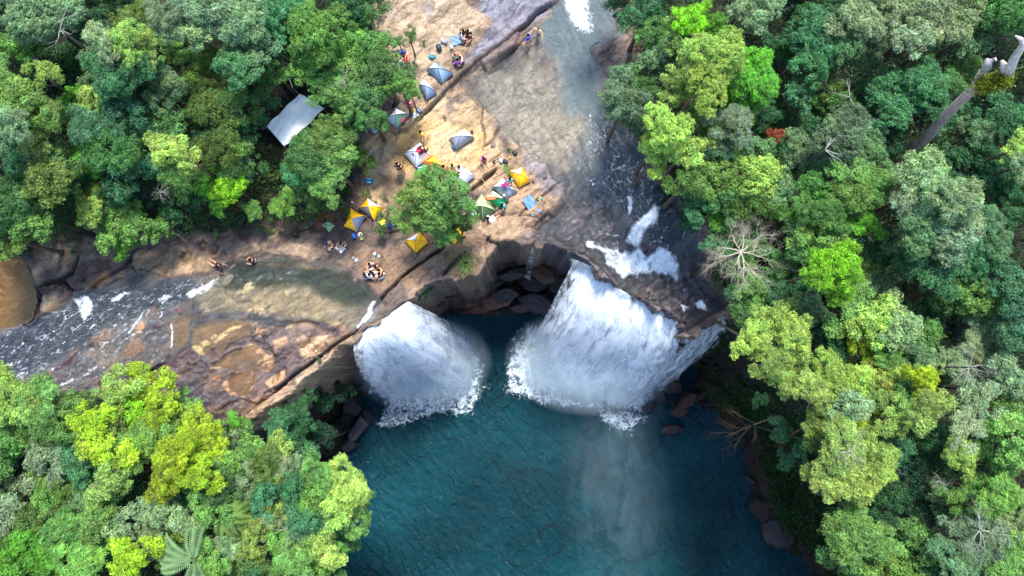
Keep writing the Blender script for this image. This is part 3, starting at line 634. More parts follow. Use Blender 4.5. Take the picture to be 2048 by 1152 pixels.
fall('waterfall', [(1380, 672), (1405, 658), (1430, 640), (1462, 614), (1470, 630)], [(1255, 790), (1280, 792), (1310, 782), (1345, 758), (1375, 735)], -2.4, 3, .34, 2)
fall('waterfall', [(706, 686), (742, 650), (775, 630), (816, 602)], [(784, 812), (800, 806), (833, 784), (868, 772), (905, 780), (934, 778), (950, 745), (952, 704), (934, 662)], -.3, 4, .60, 3)
fall('waterfall', [(1064, 493), (1070, 493)], [(1042, 572), (1060, 576)], -.3, 1, .12, 4)
fall('waterfall', [(1140, 512), (1165, 522), (1185, 530)], [(1128, 600), (1150, 602), (1175, 610)], -1.0, 2, .45, 5)

def mat_mist(name, dens, thr):
    m, n, o = newmat(name); tc = N(n, 'TexCoord'); v = tc.outputs['Object']
    ge = N(n, 'NewGeometry'); mp = N(n, 'Mapping'); L(n, ge.outputs['Position'], mp.inputs[0]); mp.inputs['Scale'].default_value = (1, .55, .8)
    nz = noise_tex(n, .38, 5, .65, mp.outputs[0], 1.4)
    ln = N(n, 'VectorMath', operation='LENGTH'); L(n, v, ln.inputs[0])
    d = mth(n, 'MULTIPLY', maprange(n, ln.outputs['Value'], .0, .95, 1, 0), maprange(n, nz.outputs[0], thr, .7, 0, 1))
    p = N(n, 'VolumePrincipled'); p.inputs['Color'].default_value = (.74, .90, 1, 1); p.inputs['Anisotropy'].default_value = 0
    L(n, mth(n, 'MULTIPLY', d, dens), p.inputs['Density']); L(n, p.outputs[0], o.inputs['Volume']); return m
def mist(px, py, z, rx, ry, rz, dens, thr, label):
    mb = MB(); mb.blob((0, 0, 0), (1, 1, 1), 1, 0, 32, 20); o = mb.build('mist', mat_mist('mist_air', dens, thr)); o.location = P(px, py, z); o.scale = (rx, ry, rz)
    tag(o, label, 'mist', None, 'stuff'); return o
mist(1185, 720, -14.5, 9.5, 6, 6.5, .75, .32, 'dense white spray at the foot of the big right waterfall')
mist(840, 722, -14.5, 7.8, 5.4, 6.0, .75, .32, 'dense white spray at the foot of the left waterfall')
mist(1240, 940, -17.4, 6.5, 17, 3.0, .10, .38, 'thin mist drifting down the photo from the right fall over the pool')
mist(1100, 900, -18.4, 13, 9, 1.6, .015, .3, 'faint veil of mist over the middle of the pool')

# ------------------------------------------------------------------ trees
RAW = {}; LK = .80
def crown_mesh(name, seed, Rr, nclump, leaf, dens, flat=.62, style='round', gap=.0):
    g = np.random.default_rng(seed)
    ph = g.uniform(0, 6.28, 4)
    cs = []; tries = 0
    while len(cs) < nclump and tries < nclump * 30:
        tries += 1
        az = g.uniform(0, 6.28); rr = math.sqrt(g.uniform(0, 1))
        edge = Rr * (1 + .27 * math.sin(2 * az + ph[0]) + .20 * math.sin(3 * az + ph[1]) + .13 * math.sin(5 * az + ph[2]))
        x = math.cos(az) * rr * edge * .86; y = math.sin(az) * rr * edge * .86
        z = Rr * flat * (math.sqrt(max(0, 1 - rr * rr * .9)) - .35) + g.normal(0, .10) * Rr
        cr_ = Rr * (.12 + .2 * g.uniform(0, 1) ** 1.6)
        if any((x - a) ** 2 + (y - b) ** 2 < (.62 * max(cr_, d)) ** 2 for a, b, c, d in cs): continue
        cs.append((x, y, z, cr_))
    Vv = []; T = []
    for (x, y, z, r) in cs:
        n = int(dens * r * r * 6.28)
        d = g.normal(0, 1, (n, 3)); d /= np.linalg.norm(d, axis=1)[:, None]; low = (d[:, 2] < -.25) & (g.uniform(0, 1, n) < .75); d[low, 2] *= -1
        lump = 1 + .28 * np.sin(d[:, 0] * 5 + x * 7 + ph[3]) * np.cos(d[:, 1] * 5 + y * 5) + .16 * np.sin(d[:, 2] * 9 + x * 3 + d[:, 0] * 7)
        rad = r * lump * np.where(g.uniform(0, 1, n) < .8, g.uniform(.82, 1.1, n), g.uniform(.3, 1.25, n))
        c = np.array([x, y, z]) + d * rad[:, None] * np.array([1.05, 1.05, .82])
        nm = d * 1.0 + g.normal(0, .48, (n, 3)) + np.array([0, 0, .45]); nm /= np.linalg.norm(nm, axis=1)[:, None]
        rv = g.normal(0, 1, (n, 3)) + np.array([0, 0, -.3])
        t = np.cross(nm, rv); t /= np.linalg.norm(t, axis=1)[:, None] + 1e-9; b = np.cross(nm, t)
        ls = leaf * g.uniform(.6, 1.35, n)[:, None]; wd = .42 if style != 'needle' else .16
        q = np.stack([c - t * ls, c - b * ls * wd + nm * ls * .12, c + t * ls, c + b * ls * wd + nm * ls * .12], 1)
        Vv.append(q.reshape(-1, 3))
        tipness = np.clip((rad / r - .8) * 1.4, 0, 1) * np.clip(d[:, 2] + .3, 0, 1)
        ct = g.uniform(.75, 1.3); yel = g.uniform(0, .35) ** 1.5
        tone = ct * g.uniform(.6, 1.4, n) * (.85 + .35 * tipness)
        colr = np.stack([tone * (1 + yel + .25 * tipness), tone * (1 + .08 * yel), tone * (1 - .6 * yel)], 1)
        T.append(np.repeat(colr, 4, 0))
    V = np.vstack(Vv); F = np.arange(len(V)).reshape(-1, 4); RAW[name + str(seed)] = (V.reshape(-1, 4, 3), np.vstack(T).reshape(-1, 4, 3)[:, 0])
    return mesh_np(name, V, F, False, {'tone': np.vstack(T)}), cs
def branchy(mb, p, d, ln, r, depth, rnd, spread=.7, flat=.5, kids=3, n=5):
    pts = [p]; rad = [r]; q = Vector(p); dd = Vector(d).normalized(); k = 4
    for i in range(k):
        dd = (dd + Vector((rnd.uniform(-1, 1), rnd.uniform(-1, 1), rnd.uniform(-.6, .6))) * .28).normalized()
        q = q + dd * ln / k; pts.append(q.copy()); rad.append(r * (1 - .6 * (i + 1) / k))
    mb.tube(pts, rad, n, cap=False)
    if depth > 0:
        for _ in range(kids):
            i = rnd.randint(1, k); nd = (dd + Vector((rnd.uniform(-1, 1), rnd.uniform(-1, 1), rnd.uniform(-flat, flat))) * spread * 1.5).normalized()
            branchy(mb, pts[i], nd, ln * rnd.uniform(.55, .8), rad[i] * .7, depth - 1, rnd, spread, flat, kids, max(3, n - 1))
def limbs_mesh(name, cs, Rr, seed):
    rnd = random.Random(seed); mb = MB()
    for (x, y, z, r) in cs[::3][:9]:
        e = Vector((x, y, z)); s0 = Vector((0, 0, -Rr * .55)); mid = s0.lerp(e, .5) + Vector((rnd.uniform(-.2, .2), rnd.uniform(-.2, .2), -.1 * Rr))
        mb.tube([s0, mid, e, e + (e - mid) * .35], [.10 * Rr * .45, .06 * Rr * .45, .035 * Rr * .45, .012], 5, False)
        for _ in range(2):
            branchy(mb, mid.lerp(e, rnd.uniform(.3, .9)), (e - s0) + Vector((rnd.uniform(-2, 2), rnd.uniform(-2, 2), rnd.uniform(0, 1.5))), Rr * .4, .022 * Rr * .4 + .012, 1, rnd, kids=2, n=4)
    return mb.mesh(name)
def trunk_mesh():
    mb = MB(); pts = []; rad = []
    for i in range(7):
        t = i / 6; pts.append((math.sin(t * 3) * .02, math.cos(t * 2.4) * .02 - .02, t)); rad.append(.2 * (1.5 - t) if i == 0 else .17 * (1.25 - .6 * t))
    mb.tube(pts, rad, 8); return mb.mesh('trunk')
TRUNK = trunk_mesh()
PROTO = {}
def protos(kind, n, **kw):
    L_ = []
    for i in range(n):
        m, cs = crown_mesh('crown', 100 + len(PROTO) * 31 + i, **kw); L_.append((m, limbs_mesh('limbs', cs, kw['Rr'], i), 'crown' + str(100 + len(PROTO) * 31 + i)))
    PROTO[kind] = (L_, kw['Rr'])
protos('big', 4, Rr=3.0, nclump=52, leaf=.105, dens=215, flat=.75)
protos('mid', 4, Rr=2.2, nclump=36, leaf=.095, dens=230, flat=.8)
protos('fine', 3, Rr=2.5, nclump=34, leaf=.085, dens=300, flat=.7)
protos('feather', 2, Rr=2.4, nclump=26, leaf=.17, dens=130, flat=.7, style='needle')
protos('open', 3, Rr=2.4, nclump=20, leaf=.10, dens=170, flat=.55)
protos('bush', 3, Rr=1.0, nclump=9, leaf=.085, dens=220, flat=.8)
COLS = {'D': ((54, 108, 66), 'dark green'), 'd': ((30, 72, 50), 'blackish green'), 'M': ((82, 134, 72), 'mid green'), 'B': ((72, 132, 88), 'blue green'), 'S': ((128, 164, 120), 'silvery sage'), 's': ((98, 140, 98), 'grey green'),
        'L': ((124, 190, 40), 'bright lime'), 'G': ((94, 164, 52), 'vivid green'), 'Y': ((148, 186, 92), 'yellow green'), 'y': ((148, 186, 48), 'bright yellow green'), 'O': ((98, 136, 66), 'olive'), 'C': ((108, 160, 80), 'fresh green'), 'R': ((150, 88, 50), 'rusty orange')}
SHAPE = {'big': 'broad clumpy', 'mid': 'round', 'fine': 'fine leaved', 'feather': 'feathery', 'open': 'loose open', 'bush': 'small bushy'}
TREES = []
MASS = []
def tree(px, py, rpx, c, kind='mid', zc=9.0, why=None, group=None, name='broadleaf_tree', mass=False):
    """px,py: middle of the crown in the photo; zc: height of the crown's middle"""
    p = P(px, py, zc); r = rpx / (FPX / (CAM_H - zc)) * (.9 if kind != 'bush' else 1); L_, R0 = PROTO[kind]
    k = RNG.integers(len(L_)); cm_, lm_, raw = L_[k]; s = r / R0
    if mass:
        V, T = RAW[raw]; st = 3 if mass == 2 else 2; V = V[::st]; T = T[::st]; cen = V.mean(1, keepdims=True); V = cen + (V - cen) * (1.6 if st == 3 else 1.35)
        a = RNG.uniform(0, 6.28); Rm = np.array([[math.cos(a), -math.sin(a), 0], [math.sin(a), math.cos(a), 0], [0, 0, 1.]])
        MASS.append((V @ Rm.T * s + np.array([p.x, p.y, zc]), np.repeat((T * np.array(lin(COLS[c][0], LK)))[:, None], 4, 1))); return
    g0 = ground_z(p.x, p.y); bx, by = p.x, p.y
    if g0 < -2.5 and kind != 'bush' and zc > -3:   # crown overhangs the gorge: the trunk leans out from the rim
        best = None
        for rr_ in np.arange(.5, 15, .75):
            for k_ in range(24):
                x_, y_ = p.x + rr_ * math.cos(k_ * .2618), p.y + rr_ * math.sin(k_ * .2618)
                if ground_z(x_, y_) > -1.6 and (p.x < 10 or x_ > p.x) and (p.x > -4 or p.y > -3 or (x_ < p.x + .5 and y_ < p.y + 1.5)): best = (x_, y_); break
            if best: break
        if best: bx, by = best; g0 = ground_z(bx, by)
    off = Vector((p.x - bx, p.y - by, 0)); rt = empty(name, (bx, by, g0), 0)
    base = np.array(COLS[c][0]) * RNG.uniform(.9, 1.12) + RNG.uniform(-6, 6, 3); base = np.clip(base, 8, 235)
    cr_ = obj('crown', cm_, M_LEAF, rt); cr_.location = (off.x, off.y, zc - g0); cr_.rotation_euler = (RNG.uniform(-.12, .12), RNG.uniform(-.12, .12), RNG.uniform(0, 6.28)); cr_.scale = (s * RNG.uniform(.88, 1.18), s * RNG.uniform(.88, 1.18), s * RNG.uniform(.9, 1.25))
    cr_.color = tuple(np.array(lin(tuple(base), LK))) + (1,)
    lb = obj('limbs', lm_, M_BARK, rt); lb.location = cr_.location; lb.scale = cr_.scale; lb.rotation_euler = cr_.rotation_euler
    lb.color = rgba((150, 140, 125)) if c in 'SYy' else rgba((110, 98, 82))
    h = max(.4, zc - g0 - .4 * r)
    if kind != 'bush':
        tv_ = Vector((off.x, off.y, h + .2)); tk = obj('trunk', TRUNK, M_BARK, rt); tk.scale = (s * 1.2, s * 1.2, tv_.length); tk.location = (0, 0, -.2)
        if off.length > .1: tk.rotation_euler = tv_.to_track_quat('Z', 'Y').to_euler()
        tk.color = rgba((104, 90, 74))
    TREES.append(dict(o=rt, x=px, y=py, r=rpx, c=c, kind=kind, why=why, group=group, cat='bush' if kind == 'bush' else 'tree')); return rt

TL = """-10 20 60 s big 8|70 30 60 S big 9|130 20 55 S big 9|50 90 50 C mid 8|185 60 55 D mid 7|150 120 45 D mid 5|110 160 60 d mid 5|-5 175 60 C big 10|40 210 70 C big 10|95 160 40 Y open 9|10 265 55 S big 10|75 265 55 Y mid 9|100 330 60 M big 8
240 20 60 D mid 6|270 45 50 O fine 6|330 30 40 S fine 10|345 60 35 S mid 10|420 20 70 S big 10|470 40 60 S big 10|400 70 55 S mid 9|560 20 60 B big 8|600 25 45 C mid 8|560 70 55 D mid 6|530 100 60 D mid 5|215 90 45 S mid 10|255 85 50 Y mid 10|285 105 40 Y fine 9|200 130 40 s mid 8|240 150 60 B big 9|310 150 45 s mid 8|350 100 40 C mid 6
300 190 55 D mid 7|190 200 40 Y mid 8|150 195 30 G mid 6|240 220 55 B mid 7|330 185 50 s fine 8|390 170 60 O feather 7|440 130 50 O feather 6|480 140 50 B mid 8|510 120 50 s mid 8|430 190 55 O feather 6|480 200 60 M feather 6|520 190 45 D mid 5|400 215 35 O feather 7
130 240 50 M mid 6|190 260 55 B big 8|220 300 60 M big 8|180 320 45 G mid 7|280 250 55 B mid 7|345 250 45 M mid 6|260 330 60 B mid 7|325 290 35 Y mid 9|360 310 48 Y mid 9|350 345 35 C mid 8|420 310 50 O feather 6|460 280 45 O feather 7|480 330 45 M feather 5|500 250 40 D mid 5|430 250 50 D mid 5
100 360 60 O mid 8|60 320 50 D mid 6|20 360 50 d mid 5|150 370 40 D mid 5|30 420 60 M big 8|-10 450 60 B mid 7|70 450 45 C mid 7|20 480 50 C mid 6|110 410 45 D mid 5|240 370 50 D mid 5|290 380 40 d mid 4|200 390 35 Y fine 5|180 420 38 Y mid 5|235 460 45 C mid 4|200 440 35 S fine 4|280 450 45 C mid 4|265 410 30 C mid 4|320 460 35 C open 3|250 490 30 G mid 3|350 400 40 D mid 3|380 360 40 M mid 4
460 370 45 L mid 5|440 395 35 G mid 4|420 360 35 G mid 4|490 350 25 S fine 4|505 420 25 C mid 3|400 400 30 D mid 3|320 385 25 Y open 4|570 410 32 C fine 3|545 360 20 O bush 1"""
TC = """620 70 65 C big 7|665 50 50 C mid 7|690 30 45 D mid 6|730 25 45 M mid 5|650 110 55 C mid 6|610 130 50 C mid 6|550 140 45 C mid 6|700 90 55 C mid 6|745 110 55 M mid 6|818 72 20 M open 4|796 80 18 M open 4|770 150 55 M mid 6|800 170 40 C mid 6|700 150 60 C mid 6|660 170 50 C mid 6|745 195 55 M mid 6|822 190 22 C open 4|690 200 45 C mid 5
600 305 34 C mid 5|618 278 24 M mid 4|656 268 36 C mid 5|690 225 36 C mid 5|622 326 50 M mid 6|665 300 46 C mid 5|672 338 44 C mid 6|652 374 38 C mid 5|610 350 42 B mid 5|740 230 40 M mid 5|700 260 35 s mid 4|720 320 30 O mid 2|628 396 32 M mid 4
850 400 55 C mid 5|890 380 48 C mid 6|905 420 50 C mid 5|868 428 42 C mid 5|830 440 40 C mid 4|880 460 35 C mid 4|920 455 28 M mid 3|800 400 15 C bush 1.5|770 435 22 M bush 1.2|765 460 16 M bush 1|790 425 16 C bush 1.2|1012 338 12 G bush 1|850 355 18 C mid 4|905 355 18 C open 4"""
TR = """1290 20 50 D mid 6|1240 10 35 D mid 4|1300 70 50 M mid 6|1380 40 45 L mid 10|1410 60 45 G mid 10|1360 90 50 C mid 9|1320 120 45 s mid 7|1280 170 40 M fine 7|1250 200 55 s fine 7|1270 230 45 s fine 6|1430 110 55 Y big 11|1380 140 50 Y mid 10|1420 170 55 Y big 11|1360 180 40 Y mid 9|1460 90 35 G mid 10|1490 120 45 G mid 9|1510 170 55 G big 9|1480 220 45 G mid 8|1530 230 35 D mid 6
1330 260 55 Y big 9|1310 310 45 Y mid 8|1370 300 50 Y mid 9|1400 250 50 C mid 8|1460 250 50 S fine 9|1440 300 50 s mid 8|1490 300 50 s mid 8|1380 360 50 C mid 7|1430 350 50 C mid 8|1510 350 55 Y mid 8|1520 400 50 O mid 8|1460 400 50 M mid 7|1400 410 40 B mid 6|1560 380 45 s mid 8|1380 440 30 D mid 5
1480 20 45 S mid 9|1530 15 45 S mid 9|1500 50 30 S mid 8|1590 80 45 D mid 7|1630 80 60 B big 9|1620 130 50 B mid 8|1560 100 40 D mid 5|1640 30 50 D mid 6|1590 20 50 d mid 5|1700 40 50 S mid 9|1740 60 45 S mid 9|1700 90 40 s mid 8|1780 20 50 S mid 9|1840 50 75 S big 10|1820 80 50 S mid 10|1890 60 40 S mid 8|1940 20 55 S mid 8|2000 20 60 M big 8|1950 85 42 s mid 7|2030 60 26 D mid 5
1600 190 45 B mid 7|1660 170 35 O mid 7|1740 130 40 s mid 7|1670 210 40 M mid 6|1720 200 45 D mid 5|1800 190 50 B big 9|1850 180 50 B big 9|1780 220 50 B mid 8|1860 220 45 B mid 7|1900 170 35 M mid 7|1935 135 30 C mid 5|1553 270 16 R mid 6|1560 300 40 D mid 5|1600 250 40 D mid 5|1640 230 50 D mid 5|1680 270 60 s big 9|1720 260 45 s mid 8|1740 310 50 s mid 8|1600 310 45 s mid 8|1640 330 40 s mid 7|1700 330 50 D mid 7|1780 270 40 D mid 6
1905 215 36 B mid 6|1995 225 45 B mid 6|2030 250 50 B mid 6|1980 260 50 D mid 6|1950 262 36 s mid 6|1905 318 38 D mid 5|1960 320 45 D mid 6|2025 300 40 Y open 9|2040 330 40 S mid 9|1870 330 35 B feather 6|1980 370 50 D mid 6|2030 400 50 D mid 6|1900 370 40 D mid 6
1700 360 50 C mid 9|1740 380 50 C big 10|1690 400 50 C mid 9|1630 380 45 M mid 8|1600 410 40 C mid 8|1590 440 35 G mid 8|1650 430 50 M big 9|1640 480 50 C mid 9|1720 440 45 G mid 9|1600 490 40 M mid 7|1700 480 45 D mid 7|1850 380 75 S big 12|1900 400 60 S big 12|1810 400 50 S mid 11|1880 450 70 S big 11|1830 460 60 s big 11|1910 490 60 B big 9|1860 530 65 B big 9|1940 540 50 B mid 8|1810 520 45 s mid 9|1960 440 45 s fine 9|1990 480 40 s fine 8|1760 500 45 D mid 6
1660 520 46 L mid 11|1690 535 42 L mid 11|1640 545 40 L mid 11|1665 575 42 L mid 11|1740 540 35 O mid 7|1750 570 35 s fine 7|1600 560 50 D mid 6|1560 530 45 M mid 6|1530 580 45 B mid 6|1500 570 40 C mid 6|1478 520 42 M mid 5|1452 470 32 M mid 5|1510 480 36 M mid 5|1570 620 50 D mid 6|1620 620 45 s mid 6|1470 590 30 B mid 5|1500 620 45 M mid 6|1440 440 35 G mid 6|1440 500 35 B mid 5
1540 640 45 Y mid 9|1500 680 42 Y mid 9|1560 690 55 Y big 9|1590 670 40 Y mid 9|1540 730 40 Y mid 9|1570 760 35 Y mid 8|1700 620 60 C mid 8|1740 640 55 Y mid 9|1790 650 50 S mid 8|1770 690 45 C big 8|1730 680 40 y mid 8|1830 670 50 M mid 7|1640 660 50 D mid 6|1660 700 50 D mid 6|1830 720 45 s fine 7|1850 630 50 D mid 5|1900 580 50 M mid 8|1960 600 50 C mid 8|2010 580 55 B mid 9|2030 640 60 B big 9|1970 650 45 S mid 8|1900 640 50 d mid 4
1660 750 50 Y big 9|1620 780 45 Y mid 9|1700 760 50 Y mid 9|1690 800 50 S mid 9|1640 830 45 Y mid 8|1730 800 45 C mid 8|1770 760 45 Y mid 8|1820 780 50 C mid 8|1840 760 40 y mid 9|1830 830 50 Y open 10|1790 840 45 Y open 9|1870 810 40 Y open 10|1710 820 40 y mid 8|1740 860 40 O mid 7|1640 880 45 O fine 7
1900 730 45 S fine 8|1950 720 50 S fine 9|1960 780 50 S open 10|2010 750 50 S mid 9|1940 850 50 S open 10|1990 830 50 C mid 9|2030 880 55 C mid 9|1880 880 45 D mid 6|1920 910 45 Y mid 8|1990 930 50 C mid 8|1860 920 50 D mid 5
1680 900 50 Y big 10|1740 900 45 Y mid 10|1700 950 50 Y big 10|1650 930 40 Y mid 9|1760 940 35 Y open 10|1660 970 40 Y mid 10|1780 900 40 B mid 7|1810 950 50 d mid 5|1770 1000 50 D mid 7|1700 1020 45 M mid 7|1720 1070 60 O big 8|1690 1110 50 M mid 7|1780 1080 50 D mid 6|1830 1030 50 d mid 5|1840 1090 55 M mid 6|1890 1000 45 s fine 6|1940 1000 50 C fine 9|1990 990 55 C big 9|2030 1040 50 S big 9|1960 1070 60 S fine 9|1920 1110 50 s fine 8|2010 1120 60 C big 9|1860 1140 50 D mid 6|1780 1145 55 O mid 7|1720 1150 45 M mid 6
1560 860 26 B mid 3|1570 920 22 B mid 2|1600 900 22 B mid 3|1520 800 18 D mid 0"""
TB = """20 800 60 Y big 8|80 810 50 C big 8|40 860 60 C big 8|110 850 50 C mid 8|-10 900 60 C big 8|100 900 55 S mid 8|160 820 50 C mid 7|190 850 50 y mid 8|240 780 45 Y mid 7|290 770 45 y mid 7|330 790 45 y mid 7|280 820 50 L mid 7|240 850 50 C mid 8|310 850 45 y mid 8|370 810 32 C mid 5|355 840 35 Y mid 6|220 900 55 y mid 8|270 900 50 C big 8|170 920 50 B mid 7|340 890 45 C mid 7|410 860 45 y mid 8|390 900 45 y mid 8|350 920 50 y big 9|330 960 45 y mid 9|400 950 45 y mid 9|435 900 45 y mid 8|470 845 25 G mid 4|490 870 25 M fine 3|460 880 30 S mid 4
500 900 45 C mid 7|480 950 50 S mid 7|530 930 40 O fine 6|560 900 40 Y open 6|570 940 35 S fine 6|450 930 40 C mid 7|130 960 55 O fine 6|180 980 55 s fine 7|100 990 50 C mid 6|40 960 50 d mid 4|20 1010 55 S mid 8|60 1040 50 O mid 6|20 1080 55 D mid 5|230 960 50 Y mid 8|260 1000 45 D mid 5|300 1010 40 D mid 5|200 1030 50 C mid 7|140 1060 50 C big 8|90 1100 55 G big 8|30 1130 50 G mid 8|160 1120 50 C big 8|220 1080 50 B mid 7|250 1050 45 S mid 7|340 1020 50 S mid 7|310 1060 45 S mid 7|270 1110 50 y mid 8|340 1100 40 Y mid 5|420 1010 50 C mid 8|440 980 45 M mid 8|380 980 40 D mid 6|480 1030 40 y mid 6|530 1000 45 B mid 6|560 1030 40 Y mid 6|590 980 45 B mid 7|520 1060 45 Y mid 6|570 1090 45 C mid 6|450 1090 45 S mid 6|430 1130 45 C mid 7|500 1120 50 M mid 6|380 1060 35 M mid 5|620 1040 45 B mid 7|600 1120 50 C mid 7|640 1090 45 Y mid 7
620 940 45 M mid 5|660 960 45 C big 8|700 970 48 Y big 9|680 1010 45 Y mid 9|720 1010 38 C mid 8|700 1040 35 C mid 8|640 1000 50 C mid 8|660 1130 35 O fine 5|648 1105 48 C mid 6|668 1165 45 M mid 5|690 1075 32 M mid 4|610 910 40 D mid 3|560 850 35 B mid 1|600 850 35 D mid -1|640 870 35 d mid -4|590 820 28 D mid -1|650 800 30 d mid -6|690 780 22 d mid -8|625 790 18 D bush -2|560 880 32 B mid 2|845 585 20 D bush -2.5|825 600 14 M bush -2|860 575 14 M bush -2"""
ITEMS = []
for blk in (TL, TC, TR, TB):
    for it in blk.replace('\n', '|').split('|'):
        a = it.split(); ITEMS.append((float(a[0]), float(a[1]), float(a[2]), a[3], a[4], float(a[5])))
score = [(it[2] * (1.25 if it[5] >= 8 else 1 if it[5] >= 6 else .75) * (.8 if not (0 < it[0] < 2048 and 0 < it[1] < 1152) else 1) + (200 if it[4] == 'bush' or it[0] > 520 and it[0] < 960 and it[1] < 620 or it[3] in 'RL' else 0), k) for k, it in enumerate(ITEMS)]
keep = set(k for _, k in sorted(score, reverse=True)[:292])
for k, (x, y, r, c, kd, z_) in enumerate(ITEMS):
    z_ = z_ + (RNG.uniform(-.8, 1.2) if z_ > 4 else 0)
    tree(x, y, r, c, kd, z_, name={'bush': 'bush', 'feather': 'feathery_tree'}.get(kd, 'broadleaf_tree'), mass=0 if k in keep else 1)
# trees beyond the frame's edge that carry the forest on
FRING = {'left': [], 'right': []}
for px_0 in range(-160, 2260, 95):
    for py_0, z0 in ((-70, 8), (1225, 8)):
        if py_0 < 0 and 770 < px_0 < 1230: continue
        if py_0 > 0 and 650 < px_0 < 1720: continue
        FRING['left'].append((px_0 + RNG.uniform(-20, 20), py_0 + RNG.uniform(-20, 20)))
for py_0 in range(20, 1180, 90):
    for px_0 in (-75, 2120):
        if px_0 < 0 and 500 < py_0 < 780: continue
        FRING['left'].append((px_0 + RNG.uniform(-20, 20), py_0 + RNG.uniform(-20, 20)))
for x, y in FRING['left']: tree(x, y, 62, 'MDBCs'[RNG.integers(5)], 'big', 8, mass=2)

V = np.concatenate([m_[0] for m_ in MASS]).reshape(-1, 3); T = np.concatenate([m_[1] for m_ in MASS]).reshape(-1, 3)
fo_ = obj('forest_canopy', mesh_np('forest_canopy', V, np.arange(len(V)).reshape(-1, 4), False, {'tone': T}), M_LEAF); fo_.color = (1, 1, 1, 1)
tag(fo_, kind='stuff', label='darker low crowns that close the gaps of the forest canopy', cat='forest'); del V, T, MASS[:]
# undergrowth: a low leafy mass between the trees and down the shaded cliffs ----------
def undergrowth():
    g = np.random.default_rng(5); n = 9000
    pts = []
    tc_ = P(592, 240, 1); k = np.where((mS > .8) & (Z > -9) & (np.hypot(X - tc_.x, Y - tc_.y) > 3.6) & (np.abs(X) < 52) & (Y > -24) & (Y < 36))[0]
    # area-weighted pick
    cell = (np.gradient(GX, axis=1) * np.gradient(GY, axis=0)).ravel()[k]; kk = g.choice(k, n, p=cell / cell.sum())
    c1 = np.c_[X[kk], Y[kk], Z[kk]]
    k2 = np.where((GTOP > .6) & (GBOT < -.8) & (Z > POOL_Z + 6) & ((X < -8) | ((X > -6) & (X < 3) & (Z > -8))) & (Y > -24))[0]
    kk2 = g.choice(k2, 1100); c2 = np.c_[X[kk2], Y[kk2], Z[kk2]]
    k3 = np.where((GTOP > .3) & (GBOT < -1.2) & (X > 15) & (Z > POOL_Z + 3) & (Y > -24))[0]
    kk3 = g.choice(k3, 1500); c3 = np.c_[X[kk3], Y[kk3], Z[kk3]]
    C = np.vstack([c1, c2, c3]); C[:, 2] += np.r_[g.uniform(.1, 2.2, len(c1)), g.uniform(0, .6, len(c2) + len(c3))]
    m = 34; Cn = np.repeat(C, m, 0) + g.normal(0, 1, (len(C) * m, 3)) * np.array([.48, .48, .26])
    t = g.normal(0, 1, Cn.shape) * np.array([1, 1, .5]); t /= np.linalg.norm(t, axis=1)[:, None]
    b = np.cross(t, g.normal(0, .5, Cn.shape) + np.array([0, 0, 1.])); b /= np.linalg.norm(b, axis=1)[:, None]
    ls = .13 * g.uniform(.6, 1.4, len(Cn))[:, None]
    V = np.stack([Cn - t * ls, Cn - b * ls * .4, Cn + t * ls, Cn + b * ls * .4], 1).reshape(-1, 3)
    hue = np.repeat(g.uniform(0, 1, len(C)), m); tone = g.uniform(.5, 1.4, len(Cn))
    T = np.stack([tone * (.7 + hue * .7), tone * (.95 + .15 * hue), tone * (.9 - .3 * hue)], 1)
    o = obj('undergrowth', mesh_np('undergrowth', V, np.arange(len(V)).reshape(-1, 4), False, {'tone': np.repeat(T, 4, 0)}), M_LEAF)
    o.color = rgba((52, 88, 46)); tag(o, kind='stuff', label='low leafy undergrowth filling the shade between the trees', cat='undergrowth')
undergrowth()

# scrub along the camp edge: small bushes one can count
SCR = """690 410 14 O|735 385 14 O|720 300 16 O|735 345 12 Y|600 400 18 O|620 430 20 O|650 435 18 R|590 440 14 O|550 430 14 O|520 455 12 O|470 420 14 R|450 440 14 M|500 380 16 O|530 330 18 s|560 350 18 O|545 300 16 O|590 370 16 O|745 60 16 O|755 30 18 O|735 50 18 M|845 85 8 O|830 130 7 M|700 430 16 O|745 405 10 O|690 375 16 M|430 470 12 O|350 470 12 s|150 500 12 M|540 460 12 O|410 435 14 D|930 530 10 C|1590 1000 10 O|1545 1040 8 O|1260 130 14 D|1275 90 14 D|835 240 8 s|890 235 6 O|1020 300 6 O|770 395 8 M|320 745 9 Y|232 735 10 Y|640 720 8 D|610 760 8 M"""
for it in SCR.split('|'):
    a = it.split(); x, y, r = float(a[0]), float(a[1]), float(a[2])
    p = P(x, y, 0); tree(x, y, r, a[3], 'bush', ground_z(p.x, p.y) + r / 25 * .45, name='bush')

# bare, dead and broken trees -------------------------------------------------
def bare_tree(px, py, zc, ln, r, depth, seed, colr, label, cat='bare tree', dirs=8, name='bare_tree', up=.25, kids=4):
    p = P(px, py, zc); g0 = max(ground_z(p.x, p.y), -12); rt = empty(name, (p.x, p.y, g0), 0, label, cat)
    rnd = random.Random(seed); mb = MB(); z = zc - g0; colr = tuple(c * .84 for c in colr)
    for i in range(dirs):
        a = i * 6.283 / dirs * (.62 if depth == 1 else 1) + seed + rnd.uniform(-.5, .5); branchy(mb, (0, 0, z), (math.cos(a), math.sin(a), up), ln * .8 * rnd.uniform(.6, 1.15), r * .72, depth + 1, rnd, .62, .35, kids, 4)
    mb.build('limbs', M_BARK, rt, color=colr)
    if z > .6:
        tb = MB(); tb.tube([(0, 0, -.3), (.1, 0, z * .5), (0, 0, z + .05)], [r * 2.2, r * 1.8, r * 1.3], 8); tb.build('trunk', M_BARK, rt, color=tuple(c * .4 for c in colr))
    return rt
